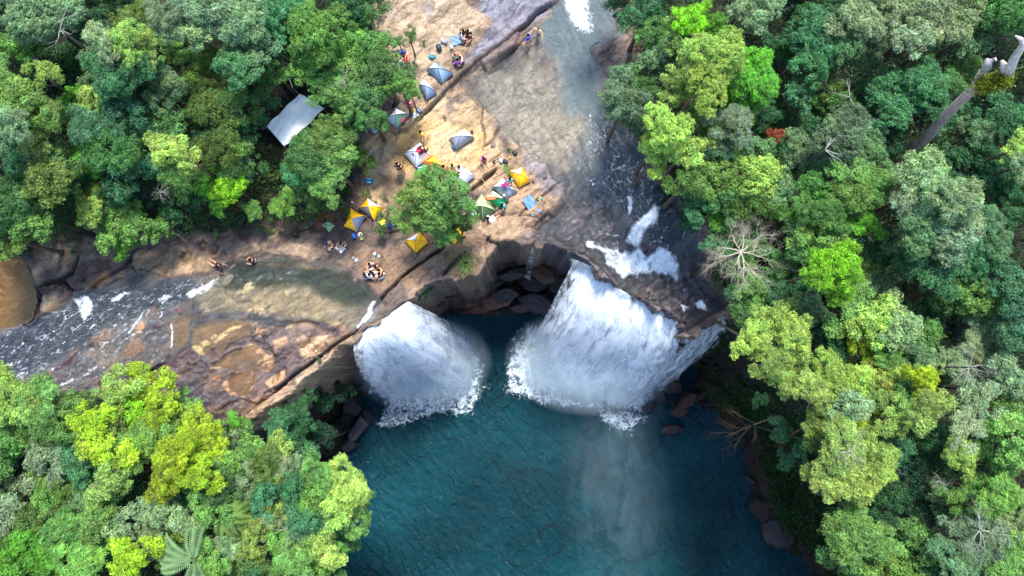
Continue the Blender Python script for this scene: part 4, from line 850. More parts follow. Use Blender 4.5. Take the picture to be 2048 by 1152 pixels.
bare_tree(1482, 505, 10.5, 2.3, .085, 3, 3, (226, 214, 188), 'bare grey tree with a dense tangle of leafless twigs beside the main cascade', dirs=8)
bare_tree(1650, 300, 11, 1.5, .06, 1, 5, (206, 206, 196), 'pale leafless limbs poking from the dull green crown left of the broken trunk', dirs=4, kids=2)
bare_tree(1700, 195, 10, 1.5, .05, 1, 8, (196, 196, 184), 'thin white dead branch above the dull grey green crown', dirs=3, kids=2)
bare_tree(1480, 245, 10.5, 1.3, .045, 1, 12, (196, 196, 184), 'bleached twigs showing through the sage crown left of the rusty orange tree', dirs=4, kids=2)
bare_tree(320, 385, 5.5, .9, .04, 2, 14, (196, 190, 180), 'small bleached leafless tree on the forest edge above the left rocks', dirs=6, kids=3)
bare_tree(120, 60, 11, 1.4, .05, 1, 17, (200, 204, 190), 'pale forked dead branch among the crowns in the upper left corner', dirs=4, kids=2)
bare_tree(1940, 735, 11, 1.5, .05, 2, 19, (190, 190, 176), 'leafless whitish tree with thin twigs near the right edge, the upper of two', dirs=6, kids=3)
bare_tree(1960, 1060, 11, 1.7, .05, 2, 21, (196, 200, 180), 'leafless whitish tree with long straight twigs in the lower right corner', dirs=7, kids=3)
bare_tree(575, 1060, 8.5, 1.3, .04, 2, 23, (190, 188, 176), 'grey leafless tangle of twigs beside the tree fern near the bottom', dirs=6, kids=3)
bare_tree(215, 960, 9.8, 1.2, .035, 2, 27, (180, 176, 160), 'grey leafless twig fan in the forest at lower left', dirs=5, kids=3)
bare_tree(1700, 905, 12.5, 1.0, .04, 2, 29, (200, 200, 180), 'bare silvery branches in the middle of the pale yellow green crown by the pool', dirs=6, kids=3)
bare_tree(575, 915, 8, 1.0, .03, 2, 31, (176, 164, 140), 'leafless brown twiggy tree at the end of the rock tongue', dirs=6, kids=3)
bare_tree(690, 160, 7.5, 1.2, .05, 1, 33, (190, 180, 170), 'bare grey branches above the camp trees', dirs=5, kids=2)
bare_tree(1880, 960, 9, 1.2, .04, 1, 34, (170, 164, 150), 'thin dead branches over the dark hollow in the right forest', dirs=4, kids=2)
def branch_from(px0, py0, z0, px1, py1, z1, r, depth, seed, colr, label, name='dead_branch', cat='dead branch', kids=5, ln=.55):
    a = P(px0, py0, z0); b = P(px1, py1, z1); mb = MB(); rnd = random.Random(seed); d = b - a; n = 7; pts = []; rad = []
    for i in range(n + 1):
        t = i / n; pts.append(d * t + Vector((rnd.uniform(-1, 1), rnd.uniform(-1, 1), rnd.uniform(-1, 1))) * d.length * .02 * (1 if 0 < i < n else 0)); rad.append(r * (1 - .7 * t))
    mb.tube(pts, rad, 7)
    for k in range(kids):
        i = rnd.randint(2, n); branchy(mb, pts[i], d.normalized() + Vector((rnd.uniform(-.8, .8), rnd.uniform(-.8, .8), rnd.uniform(-.3, .3))), d.length * ln * rnd.uniform(.5, 1), rad[i] * .6, depth, rnd, .6, .3, 3, 4)
    o = mb.build(name, M_BARK, color=colr); o.location = a; return tag(o, label, cat)
branch_from(1560, 830, -6, 1455, 870, -9, .10, 2, 4, (150, 118, 90), 'brown dead branch sticking out over the dark water on the right shore', kids=8)
branch_from(1600, 860, -3, 1560, 880, -4, .06, 2, 7, (140, 84, 60), 'reddish dead branch lying behind the small blue green shore tree', kids=6)
branch_from(-10, 790, .6, 90, 780, .7, .09, 1, 9, (140, 130, 116), 'grey driftwood branch lying on the rocks at the left edge', cat='driftwood', kids=5)
branch_from(-20, 335, 6, 35, 388, 5, .28, 0, 2, (150, 148, 144), 'thick pale bare trunk at the left edge', name='dead_tree', cat='dead tree', kids=0)
branch_from(345, 462, 2, 385, 492, .7, .03, 0, 6, (170, 150, 120), 'thin pale stick lying on the rock above the round pothole', cat='stick', kids=1)
branch_from(540, 60, 5, 585, 175, 7, .05, 1, 3, (150, 150, 140), 'thin grey branch above the clear tarp', kids=2)

# great broken trunk on the right
rt = empty('broken_tree', P(1800, 330, -2), 0, 'huge broken grey trunk leaning across the right forest with moss at its fork', 'dead tree')
o0 = rt.location.copy()
def rel(px, py, z): return P(px, py, z) - o0
mb = MB(); 
def wob(a, b, n, sd):
    r_ = random.Random(sd); return [a.lerp(b, i / n) + Vector((r_.uniform(-1, 1), r_.uniform(-1, 1), r_.uniform(-1, 1))) * .08 for i in range(n + 1)]
a_, b_, c_ = rel(1800, 325, 3.5), rel(1945, 178, 13), rel(1972, 130, 15)
mb.tube(wob(a_, b_, 12, 1) + [c_], [.42 - .010 * i for i in range(13)] + [.17], 12)
for k in range(9):     # raised bark ribs
    an = k * .7; off = Vector((math.cos(an), math.sin(an), math.sin(an * 2) * .3)) * .33
    mb.tube([p + off * (1 - .035 * i) for i, p in enumerate(wob(a_, b_, 12, 1))], .10, 5)
mb.build('trunk', M_BARK, rt, color=(196, 172, 156))
mb = MB(); mb.tube([rel(1950, 175, 13), rel(1985, 165, 14), rel(2015, 150, 15), rel(2028, 118, 16.5), rel(2046, 90, 17.5), rel(2042, 78, 17.8), rel(2031, 72, 18)], [.36, .33, .3, .24, .18, .12, .06], 10)
mb.tube([rel(2010, 152, 15), rel(2008, 130, 15.6), rel(2004, 122, 15.8)], [.25, .2, .1], 8); mb.build('limb', M_BARK, rt, color=(206, 198, 190))
mb = MB(); mb.tube([c_ + Vector((0, -.2, 0)), rel(1978, 122, 15.5), rel(1992, 118, 15.8)], [.3, .22, .12], 8); mb.build('snag', M_BARK, rt, color=(196, 186, 184))
g = np.random.default_rng(3); cc = np.array([list(rel(1955 + t * 55, 172 - t * 14, 13.8 + t)) for t in g.uniform(0, 1, 2600)]) + g.normal(0, .26, (2600, 3)) + np.array([-.1, -.1, .28])
tv = g.normal(0, 1, cc.shape); tv /= np.linalg.norm(tv, axis=1)[:, None]; bv = np.cross(tv, g.normal(0, 1, cc.shape)); bv /= np.linalg.norm(bv, axis=1)[:, None]
Vq = np.stack([cc - tv * .09, cc - bv * .04, cc + tv * .09, cc + bv * .04], 1).reshape(-1, 3)
mo = obj('moss', mesh_np('moss', Vq, np.arange(len(Vq)).reshape(-1, 4), False, {'tone': np.ones((len(Vq), 3))}), M_LEAF, rt, (128, 138, 34)); mo['label'] = 'yellow moss tuft growing over the fork'

# tree ferns / palms in the lower left -------------------------------------------
def fern(px, py, zc, L0, angs, colr, label):
    p = P(px, py, zc); g0 = ground_z(p.x, p.y); rt = empty('tree_fern', (p.x, p.y, g0), 0, label, 'tree fern'); h = zc - g0
    tb = MB(); tb.tube([(0, 0, -.2), (.05, 0, h * .5), (0, 0, h)], [.16, .13, .12], 8); tb.build('trunk', M_BARK, rt, color=(90, 74, 56))
    for a in angs:
        mb = MB(); n = 26; d = Vector((math.cos(a), math.sin(a), 0)); s = Vector((-d.y, d.x, 0)); pts = []
        for i in range(n + 1):
            t = i / n; pts.append(d * L0 * t + Vector((0, 0, h + 1.1 * t * (1 - t) * 2 - 1.3 * t * t)))
        mb.tube(pts[::2], [.03 - .0017 * i for i in range(14)], 4, False)
        for i in range(2, n):
            t = i / n; wl = .36 * math.sin(math.pi * min(1, t * .85 + .15)) + .06
            for sg in (1, -1):
                q = pts[i]; e = q + s * sg * wl + d * wl * .45 + Vector((0, 0, -.12 * wl)); m_ = q.lerp(e, .5)
                mb.quad(q, m_ - d * .05, e, m_ + d * .05)
        me_ = mb.mesh('frond', False); at = me_.attributes.new('tone', 'FLOAT_COLOR', 'POINT'); at.data.foreach_set('color', np.ones(len(me_.vertices) * 4, np.float32))
        obj('frond', me_, M_LEAF, rt, colr)
    return rt
fern(388, 1120, 8.8, 2.9, [R(100), R(82), R(150), R(168), R(185), R(200), R(265), R(300)], (140, 176, 116), 'tree fern with long pale feathery fronds spread over the canopy at the bottom')
fern(452, 1028, 7.8, 1.9, [R(20), R(38), R(58), R(-15), R(-70), R(-110), R(95)], (124, 158, 76), 'yellowish tree fern up and right of the larger pale one')

# grass tuft on the tongue ----------------------------------------------------------
g0 = ground_at(932, 528); mb = MB(); rnd = random.Random(4)
for k in range(260):
    a = rnd.uniform(0, 6.28); r_ = abs(rnd.gauss(0, .28)); l = rnd.uniform(.3, .75); x0, y0 = math.cos(a) * r_, math.sin(a) * r_ * 1.3; dx, dy = math.cos(a) * l * .6, math.sin(a) * l * .7
    s = Vector((-dy, dx, 0)) * .05
    b0 = Vector((x0, y0, -.1)); m_ = Vector((x0 + dx * .5, y0 + dy * .5, l * .6)); e = Vector((x0 + dx, y0 + dy, l * .55)); mb.quad(b0, m_ - s, e, m_ + s)
me_ = mb.mesh('grass_tuft', False); at = me_.attributes.new('tone', 'FLOAT_COLOR', 'POINT'); at.data.foreach_set('color', np.ones(len(me_.vertices) * 4, np.float32))
o = obj('grass_tuft', me_, M_LEAF, None, (140, 164, 84)); o.location = g0; tag(o, 'pale green grass tuft growing on the rounded rock above the cove', 'grass tuft')

# boulders -----------------------------------------------------------------------
def boulder(px, py, z, rx, ry, rz, rot, colr, label, seed, name='boulder', group=None):
    """angular block: rounded box broken by a few cutting planes, then roughened"""
    import bmesh as bmm
    bm = bmm.new(); bmm.ops.create_icosphere(bm, subdivisions=4, radius=1.0); rr = random.Random(seed)
    pl = [(Vector((rr.gauss(0, 1), rr.gauss(0, 1), rr.gauss(0, .8))).normalized(), rr.uniform(.5, .85)) for _ in range(11)] + [(Vector((rr.gauss(0, .15), rr.gauss(0, .15), 1)).normalized(), .55)]
    for v in bm.verts:
        c = v.co.copy()
        for nn, d in pl:
            e = c.dot(nn) - d
            if e > 0: c -= nn * e * .93
        k = 1 + .05 * math.sin(c.x * 9 + seed) * math.sin(c.y * 8 + c.z * 7)
        v.co = Vector((c.x * rx * 1.25 * k, c.y * ry * 1.25 * k, c.z * rz * 1.25 * k))
    me_ = bpy.data.meshes.new(name); bm.to_mesh(me_); bm.free(); me_.polygons.foreach_set('use_smooth', [False] * len(me_.polygons))
    o = obj(name, me_, M_BOULD, None, colr); o.location = P(px, py, z); o.rotation_euler = (rr.uniform(-.1, .1), rr.uniform(-.1, .1), rot); return tag(o, label, 'boulder', group)
BO = [(925, 598, -18.6, 2.2, 1.0, 1.2, .1, (150, 100, 76), 'orange brown boulder at the left end of the ledge under the cove'),
      (985, 602, -18.4, 2.3, 1.4, 1.5, -.1, (160, 112, 90), 'pinkish boulder in the middle of the ledge under the cove'),
      (950, 618, -19.2, 2.0, .8, 1.0, .15, (140, 92, 74), 'low reddish rock at the waterline below the cove ledge'),
      (1012, 592, -16.8, 1.7, .9, 1.1, .3, (96, 92, 100), 'grey rock with a small rain pool on top, on the cove ledge'),
      (1075, 600, -18.0, 2.4, 1.5, 1.8, -.25, (104, 94, 108), 'large grey purple slab at the right end of the cove ledge'),
      (1045, 614, -19.0, 1.7, .8, 1.0, 0, (116, 98, 104), 'small grey slab against the water in the middle of the cove ledge'),
      (1110, 592, -18.6, 1.1, 1.0, 1.5, .4, (70, 66, 78), 'dark wet block beside the big fall at the ledge end'),
      (1070, 568, -16.0, 1.7, .8, 1.3, -.1, (60, 64, 78), 'dark blue grey block behind the large slab in the cove'),
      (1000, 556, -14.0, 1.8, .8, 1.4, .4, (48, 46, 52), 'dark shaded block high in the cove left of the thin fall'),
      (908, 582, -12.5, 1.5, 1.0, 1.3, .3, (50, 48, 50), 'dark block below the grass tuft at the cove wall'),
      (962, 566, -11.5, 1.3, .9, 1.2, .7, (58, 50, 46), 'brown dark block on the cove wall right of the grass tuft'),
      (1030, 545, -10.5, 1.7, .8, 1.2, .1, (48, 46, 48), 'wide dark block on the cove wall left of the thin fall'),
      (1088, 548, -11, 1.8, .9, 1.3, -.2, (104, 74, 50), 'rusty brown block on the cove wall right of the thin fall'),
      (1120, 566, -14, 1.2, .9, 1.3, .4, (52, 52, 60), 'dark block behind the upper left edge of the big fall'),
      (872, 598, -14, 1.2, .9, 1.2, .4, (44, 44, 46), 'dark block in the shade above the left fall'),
      (1345, 775, -18.5, 1.0, .9, 1.4, .4, (90, 76, 74), 'rock at the foot of the right fall with a pale top'),
      (1322, 790, -19.2, 1.0, .8, 1.0, 0, (64, 56, 62), 'dark rock in the spray at the foot of the right fall'),
      (1378, 800, -18.8, 1.4, .8, 1.3, .7, (110, 74, 64), 'reddish wet rock right of the right fall'),
      (1355, 822, -19.4, 1.2, .7, .9, .2, (96, 66, 60), 'low reddish rock awash below the right fall'),
      (1345, 860, -19.6, 1.5, .7, .9, .1, (66, 58, 62), 'flat dark rock in the pool below the right fall'),
      (1300, 812, -19.6, .9, .7, .7, .5, (52, 48, 56), 'small dark rock under the mist below the right fall'),
      (1552, 1060, -18.6, 2.1, 1.7, 1.6, -.5, (78, 80, 88), 'large flat topped grey boulder on the lower right shore'),
      (1628, 1050, -17.8, 1.2, 1.3, 1.5, .3, (74, 78, 88), 'rounded grey boulder against the lower right trees'),
      (1520, 1012, -19.0, 1.6, 1.6, 1.4, .8, (74, 62, 60), 'brown ridged boulder above the large flat grey one'),
      (1500, 960, -19.2, .9, .5, .8, -.6, (78, 80, 86), 'small slanting grey rock on the right waterline'),
      (1580, 1010, -17, .8, .8, .9, .2, (64, 64, 68), 'small grey rock in the dark slope right of the ridged boulder'),
      (1540, 930, -17.5, .9, .7, .9, .2, (60, 52, 48), 'small brown rock on the dark right slope'),
      (1500, 905, -18.6, .8, 1.3, .9, -.4, (62, 56, 52), 'narrow brown rock just below the brown dead branch'),
      (1460, 830, -18.8, 1.3, .9, 1.2, .3, (52, 48, 50), 'dark rock in the right shade above the brown dead branch'),
      (1610, 1090, -18, 1.0, .8, .9, .9, (56, 54, 60), 'dark rock between the two large grey shore boulders and the bottom edge'),
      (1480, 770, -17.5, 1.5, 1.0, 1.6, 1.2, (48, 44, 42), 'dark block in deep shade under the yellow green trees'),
      (718, 855, -18.9, 1.0, 1.7, 1.1, -.5, (96, 98, 112), 'pale grey slab on the left shore below the left fall'),
      (698, 890, -19.0, 1.0, .9, .9, .2, (60, 62, 74), 'dark grey rock below the pale slab on the left shore'),
      (705, 815, -18.0, 1.0, 1.3, 1.2, .1, (52, 52, 60), 'dark block above the pale slab on the left shore'),
      (735, 835, -19.4, .8, .9, .8, .6, (44, 48, 60), 'small dark rock in the water beside the left fall'),
      (655, 335 + 73, -.1, .7, .9, .7, .4, (120, 120, 128), 'grey rock sheltering a dark hollow beside the camp trees'),
      (1285, 610 - 20, -2.3, .6, .5, .4, .2, (90, 84, 86), 'wet rock on the lip of the main fall')]
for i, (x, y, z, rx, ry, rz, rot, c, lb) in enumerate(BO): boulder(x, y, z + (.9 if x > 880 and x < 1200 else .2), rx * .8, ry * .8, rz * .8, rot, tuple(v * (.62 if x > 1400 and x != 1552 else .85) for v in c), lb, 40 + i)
for i, (x, y, r_, c, lb) in enumerate([(355, 508, .35, (150, 120, 100), 'small loose stone in shadow on the pale rock above the rapids'), (985, 290, .25, (150, 140, 130), 'small stone beside the right end of the sand'),
    (1090, 355, .2, (110, 96, 88), 'pebble on the joint right of the yellow tent by the river'), (650, 452, .3, (120, 110, 100), 'stone left of the green ground sheet'), (515, 430, .4, (130, 120, 112), 'stone at the top of the left rocks')]):
    p = ground_at(x, y); boulder(x, y, p.z + .05, r_, r_ * .8, r_ * .7, i, c, lb, 90 + i, 'stone')

# ------------------------------------------------------------------ tents
def bil(c, u, v):
    a = c[0] * (1 - u) + c[1] * u; b = c[3] * (1 - u) + c[2] * u; return a * (1 - v) + b * v
def tent(corners, h_, cols, label, group='dome tents pitched on the rock', pole=(60, 62, 70), door=None, sag=.08, pinch=.04, vents=None, name='dome_tent', floor=(70, 76, 84)):
    """corners: photo pixels of the floor corners in turn; cols: colours of the four sides"""
    h = h_ * .82; W = [ground_at(x, y) for x, y in corners]; zb = max(w_.z for w_ in W) + .03; c0 = sum(W, Vector()) / 4
    C = [Vector((w_.x - c0.x, w_.y - c0.y, 0)) for w_ in W]; rt = empty(name, (c0.x, c0.y, zb), 0, label, 'tent', group)
    def pt(side, s, m, out=0.0):
        """side 0-3, s in -1..1 along it, m 0 (peak) .. 1 (edge)"""
        e0, e1 = C[side], C[(side + 1) % 4]; q = e0 * ((1 - s) / 2) + e1 * ((1 + s) / 2)
        q = q * m * (1 - pinch * (1 - s * s) * m)
        arc = math.sqrt(max(0, 1 - m ** 2.4)) * .75 + (1 - m) * .25
        z = h * arc * (1 - sag * (1 - s * s) * m * 1.4)
        return Vector((q.x, q.y, z + out + .03))
    groups = {}
    for k in range(4): groups.setdefault(cols[k], []).append(k)
    first = True
    for colr, sides in groups.items():
        mb = MB()
        for k in sides: mb.grid(lambda a, b: pt(k, a * 2 - 1, b), 14, 14)
        o = mb.build('canopy' if first else 'side_panel', M_CLOTH, rt, color=colr); can = o if first else can; first = False
    mb = MB()     # two crossing poles, seen as seams along the ridges
    for k in range(4): mb.tube([pt(k, -1, i / 10, .012) for i in range(11)], .018, 5)
    mb.build('poles', M_HARD, rt, color=pole)
    mb = MB(); hem = [pt(k, -1 + j / 5, 1.0) for k in range(4) for j in range(10)]
    for i in range(len(hem)):
        a, b = hem[i], hem[(i + 1) % len(hem)]; mb.quad((a.x * 1.01, a.y * 1.01, -.12), (b.x * 1.01, b.y * 1.01, -.12), (b.x, b.y, .035), (a.x, a.y, .035))
    mb.build('hem', M_CLOTH, rt, color=floor)
    for k, s0, s1, m0, m1, cc in (vents or []):
        mb = MB(); mb.grid(lambda a, b: pt(k, (s0 + s1) / 2 + (s1 - s0) / 2 * (a * 2 - 1) * (.25 + .75 * b), m0 + (m1 - m0) * b, .015), 5, 5); mb.build('vent', M_CLOTH, can, color=cc)
    if door:
        k, colr = door; mb = MB()
        mb.tube([pt(k, -.55 + .0 * i, .95 - .085 * i, .02) if i < 7 else pt(k, -.55 + .18 * (i - 6), .42 + .02 * (i - 6), .02) for i in range(13)], .016, 5)
        mb.tube([pt(k, .55, .95 - .06 * i, .02) for i in range(9)], .016, 5); mb.build('door_zip', M_HARD, can, color=colr)
    mb = MB()
    for k in range(4):
        e = C[k]; d = e.normalized(); mb.tube([e * .99 + Vector((0, 0, .05)), e + d * .35 + Vector((0, 0, -.06))], .008, 4); q = e + d * .35; mb.tube([q + Vector((0, 0, -.12)), q + Vector((0, 0, .05))], .014, 4)
    mb.build('guy_lines', M_HARD, rt, color=(180, 175, 165))
    return rt
GB = (120, 144, 166); GL = (184, 200, 214); WH = (240, 242, 246); GY = (136, 144, 158); YE = (252, 186, 14); YD = (246, 178, 8)
RD = (150, 60, 30)
tent([(855, 146), (871, 129), (906, 151), (885, 169)], 1.15, (GL, GB, GB, GB), 'grey blue dome tent, left side painted sunlit, upper of two by the bank edge', door=(1, (50, 60, 90)))  # left side lighter: sunlight painted into the fabric colour
tent([(838, 173), (850, 160), (874, 188), (854, 203)], 1.1, (WH, GL, GB, GB), 'slim grey blue dome tent half under the tree, below its twin by the bank edge', door=(1, (50, 60, 90)))
tent([(789, 133), (803, 122), (824, 136), (802, 150)], 1.0, (WH, WH, (196, 206, 206), WH), 'whitish dome tent mostly hidden under the leaves beside the person in red')
tent([(899, 280), (930, 262), (949, 278), (913, 302)], 1.15, (WH, WH, GY, GY), 'slate grey dome tent alone on the pale sand, sunlit back painted white')  # sun on the back and shade in front are painted into the panels
tent([(809, 310), (842, 288), (865, 313), (832, 337)], 1.25, (WH, WH, (206, 210, 222), (206, 210, 222)), 'large white dome tent with a red garment on its roof', vents=[(3, -.7, .6, .35, .5, (50, 52, 62))], sag=.06)
tent([(846, 328), (869, 313), (888, 336), (866, 346)], 1.1, ((255, 176, 40), (255, 176, 40), (240, 110, 20), (240, 110, 20)), 'orange dome tent tucked beside the large white one', vents=[(3, -.5, .5, .5, .9, (120, 70, 90))], pole=(230, 110, 20))
tent([(832, 337), (858, 330), (870, 352), (850, 374)], 1.0, (GL, (196, 208, 216), (196, 208, 216), GB), 'pale blue tent half under the tree with a green cloth over it')
tent([(912, 357), (930, 336), (950, 355), (928, 374)], 1.1, ((222, 226, 236), WH, (214, 218, 230), WH), 'plain white dome tent standing against the camp tree', vents=[(1, -.1, .2, .2, .35, (60, 62, 70))], sag=.05)
tent([(985, 377), (1005, 358), (1034, 385), (1013, 401)], 1.15, (WH, (206, 208, 226), GY, (112, 124, 140)), 'grey dome tent, sunlit sides painted pale, purple clothes on top, beside the yellow river tent', door=(2, (40, 60, 100)))  # grey cloth; lit and shaded sides are put into the panel colours
tent([(1016, 346), (1044, 336), (1061, 364), (1038, 377)], 1.15, ((240, 226, 200), YE, YD, YE), 'yellow dome tent nearest the river with a small grey window', vents=[(3, -.15, .45, .1, .4, (70, 90, 120))])
tent([(970, 396), (987, 383), (1017, 403), (998, 420)], 1.1, ((196, 220, 180), (196, 220, 180), (20, 120, 70), (14, 130, 80)), 'bright green dome tent with an orange red stripe', vents=[(0, -.7, .5, .55, .85, (230, 90, 60))])
tent([(943, 417), (963, 388), (992, 424), (966, 443)], 1.2, ((172, 196, 140), (164, 190, 130), (70, 92, 60), (62, 84, 54)), 'pale green dome tent with camouflage front painted shaded dark, beside the bright green one', pole=(150, 170, 120), sag=.2)  # front panels: camouflage green with shade painted into the colour
tent([(717, 418), (737, 396), (769, 417), (749, 442)], 1.2, (YE, (170, 170, 176), YE, (120, 116, 126)), 'yellow dome tent with grey panels, upper of the pair on the left', vents=[(0, -.25, .25, .4, .6, RD), (2, -.25, .25, .3, .5, RD)], pole=(230, 170, 20), pinch=.10)
tent([(689, 454), (705, 419), (734, 434), (715, 466)], 1.2, (YE, YE, (120, 130, 148), YE), 'yellow dome tent with one grey panel, lower of the pair on the left', vents=[(0, -.25, .25, .4, .6, RD), (3, -.25, .25, .35, .55, RD)], pole=(220, 160, 20), pinch=.09)
tent([(810, 483), (842, 464), (857, 485), (832, 507)], 1.15, ((200, 196, 190), YE, YD, YE), 'yellow dome tent at the lower edge of the camp tree, above the long crack', vents=[(3, -.2, .2, .3, .45, RD), (1, -.2, .2, .4, .55, RD)], door=(2, (130, 90, 20)))
tent([(893, 468), (922, 452), (931, 472), (908, 490)], 1.0, (YE, YE, YD, YE), 'yellow tent glimpsed through the leaves at the right of the camp tree', pole=(220, 160, 20))
tent([(730, 253), (738, 247), (759, 264), (748, 270)], .55, (GL, (120, 140, 160), (140, 156, 176), GB), 'collapsed blue grey tent lying on the ledge left of the messy clothes pile', sag=.4)
tent([(773, 241), (792, 217), (821, 232), (795, 260)], .9, (WH, (206, 210, 214), (110, 150, 120), GL), 'white tent draped with red and blue clothes under the ledge trees', sag=.35)

def sheet_cloth(poly, label, colr, cat='ground sheet', name='ground_sheet', lift=.06, amp=.05, seed=0, parent=None, z=None, group=None, drop=0):
    """a wrinkled cloth with the outline given in photo pixels, bilinear between four corners, thin but solid"""
    W = [ground_at(x, y, lift) if z is None else P(x, y, z) for x, y in poly]; c0 = sum(W, Vector()) / 4; n = 14; mb = MB(); zt = max(q.z for q in W)
    def f(u, v):
        q = bil([w_ - c0 for w_ in W], u, v); w1 = math.sin(u * 11 + seed) * math.sin(v * 9 + seed * 2) + .6 * math.sin((u + v) * 17 + seed)
        e = (math.sin(u * 7 + seed * 3) * .03) * c0.length * 0
        q = Vector((q.x * (1 + .05 * math.sin(v * 8 + seed)), q.y * (1 + .05 * math.sin(u * 8 + seed)), (zt - c0.z) + w1 * amp - drop * ((2 * u - 1) ** 2 + (2 * v - 1) ** 2) * .5)); return q
    mb.grid(f, n, n); nb = len(mb.v); mb.v += [(x, y, z_ - .02) for x, y, z_ in mb.v]; nf = len(mb.f)
    for q in mb.f[:nf]: mb.f.append(tuple(i + nb for i in reversed(q)))
    o = mb.build(name, M_CLOTH, parent, color=colr); o.location = c0; return tag(o, label, cat, group)
sheet_cloth([(1045, 402), (1060, 391), (1083, 422), (1064, 434)], 'blue ground sheet spread on the rock below the yellow river tent', (82, 114, 160), amp=.06)
sheet_cloth([(898, 76), (919, 69), (929, 86), (905, 93)], 'grey blue ground sheet beside the people in the upper camp', (90, 116, 140))
sheet_cloth([(670, 496), (679, 488), (692, 498), (682, 507)], 'white mat between two seated people on the lower rock', (214, 222, 224), 'mat', 'mat')
sheet_cloth([(645, 450), (656, 443), (671, 452), (659, 465)], 'faded green ground sheet left of the lower yellow tent', (140, 168, 120), amp=.08)
sheet_cloth([(713, 243), (724, 233), (733, 243), (722, 252)], 'pale pink cloth on the ledge under the trees', (214, 196, 190), 'cloth', 'cloth')
sheet_cloth([(824, 143 + 86), (834, 224), (838, 232), (828, 238)], 'small pale cloth at the root of the ledge', (170, 176, 182), 'cloth', 'cloth')
def garment(px, py, w_, h_, rot, zz, colr, label, seed, name='garment', cat='clothes'):
    p = ground_at(px, py) if zz is None else P(px, py, zz); mb = MB()
    def body(u, v):
        x = (u - .5) * w_ * (1 - .25 * abs(v - .5)); y = (v - .5) * h_; return Vector((x, y, .05 + .05 * math.sin(u * 12 + seed) * math.cos(v * 10 + seed)))
    mb.grid(body, 8, 8)
    for s in (-1, 1): mb.grid(lambda u, v: Vector((s * (w_ * .4 + u * w_ * .35), h_ * .32 - u * h_ * .2 + (v - .5) * h_ * .3, .04 + .03 * math.sin(u * 9 + seed))), 4, 3)
    nb = len(mb.v); mb.v += [(a, b, c - .03) for a, b, c in mb.v]; mb.f += [tuple(i + nb for i in reversed(q)) for q in mb.f[:]]
    o = mb.build(name, M_CLOTH, None, color=colr); o.location = p; o.rotation_euler = (0, 0, rot); return tag(o, label, cat)
garment(841, 301, .5, .5, .3, 1.25, (214, 40, 84), 'red shirt drying on the large white tent', 1)
garment(848, 303, .15, .9, -.9, 1.2, (50, 50, 66), 'dark strap of cloth lying over the large white tent', 2)
garment(848, 345, .7, .9, .5, 1.15, (30, 160, 70), 'bright green cloth spread over the pale blue tent', 3)
garment(858, 352, .5, .5, .9, 1.0, (180, 160, 190), 'mauve cloth at the lower edge of the pale blue tent', 4)
garment(1007, 371, .35, .3, .2, 1.3, (110, 16, 80), 'dark purple shirt on the grey tent beside the yellow one, left one of two', 5)
garment(1012, 369, .3, .35, 1.2, 1.35, (130, 10, 80), 'maroon shirt on the grey tent beside the yellow one, right one of two', 6)
garment(983, 357 + 39, .8, .25, .1, 1.05, (232, 96, 60), 'orange towel on the bright green tent', 7, cat='towel')
garment(806, 239, .3, .3, .4, 1.0, (220, 30, 90), 'crimson shirt on the white tent below the ledge', 8)
garment(800, 237, .25, .35, 1.0, 1.0, (40, 120, 200), 'blue shirt on the white tent below the ledge', 9)
garment(785, 236, .4, .3, .5, .95, (190, 90, 70), 'brick red towel on the white tent below the ledge', 10, cat='towel')
garment(985, 440, .4, .35, .8, None, (224, 226, 238), 'white shirt lying by the camouflage tent', 11)
garment(765, 404 + 40, .4, .45, .2, None, (226, 222, 40), 'yellow cloth hung in the small bush right of the yellow pair', 12)
garment(908, 332, .35, .3, .2, None, (232, 200, 80), 'yellow towel behind the white tent by the camp tree', 13, cat='towel')

# clear tarp shelter ---------------------------------------------------------------
rt = empty('tarp_shelter', ground_at(595, 235), 0, 'large milky plastic tarp shelter in the forest with a ridge down its middle', 'tarp shelter')
z0 = rt.location.z; cor = [P(534, 253, 2.0), P(600, 188, 2.2), P(648, 216, 2.0), P(568, 292, 1.8)]; rdg = (P(553, 236, 2.6), P(622, 204, 2.9))
mb = MB()
def tarp(u, v):
    c = [q - rt.location for q in cor]; q = bil(c, u, v); r0 = (P(556, 268, 2.1) - rt.location).lerp(P(622, 203, 2.5) - rt.location, u)
    k = max(0, 1 - abs(v - .42) / .45); q = q.lerp(Vector((q.x, q.y, r0.z)), k * .8); q.z += .10 * math.sin(u * 13 + v * 3) * (1 - k) + .05 * math.sin(v * 22 + u * 9)
    sc = math.sin(u * math.pi) * .10; q.y += (v - .5) * -sc * 2; return q
mb.grid(tarp, 30, 20); nb = len(mb.v); mb.v += [(a, b, c - .02) for a, b, c in mb.v]; mb.f += [tuple(i + nb for i in reversed(q)) for q in mb.f[:]]
mb.build('tarp', M_CLOTH, rt, color=(250, 250, 244))
for q in cor + [P(622, 203, 2.9)]:
    mb = MB(); a = q - rt.location; mb.tube([(a.x, a.y, -1.0), (a.x * .995, a.y * .995, a.z)], .03, 6); mb.build('pole', M_BARK, rt, color=(150, 140, 110))
mb = MB(); 
for a_, b_ in (((600, 191), (585, 175)), ((536, 253), (520, 262)), ((570, 290), (566, 304)), ((643, 218), (655, 212))):
    mb.tube([P(*a_, 1.8) - rt.location, P(*b_, .6) - rt.location], .015, 4)
mb.build('ropes', M_HARD, rt, color=(200, 196, 180))
sheet_cloth([(641, 185), (652, 182), (664, 192), (653, 197)], 'small blue tarp under the trees beside the milky shelter', (120, 144, 170), 'tarp', 'tarp', z=1.6, amp=.08)
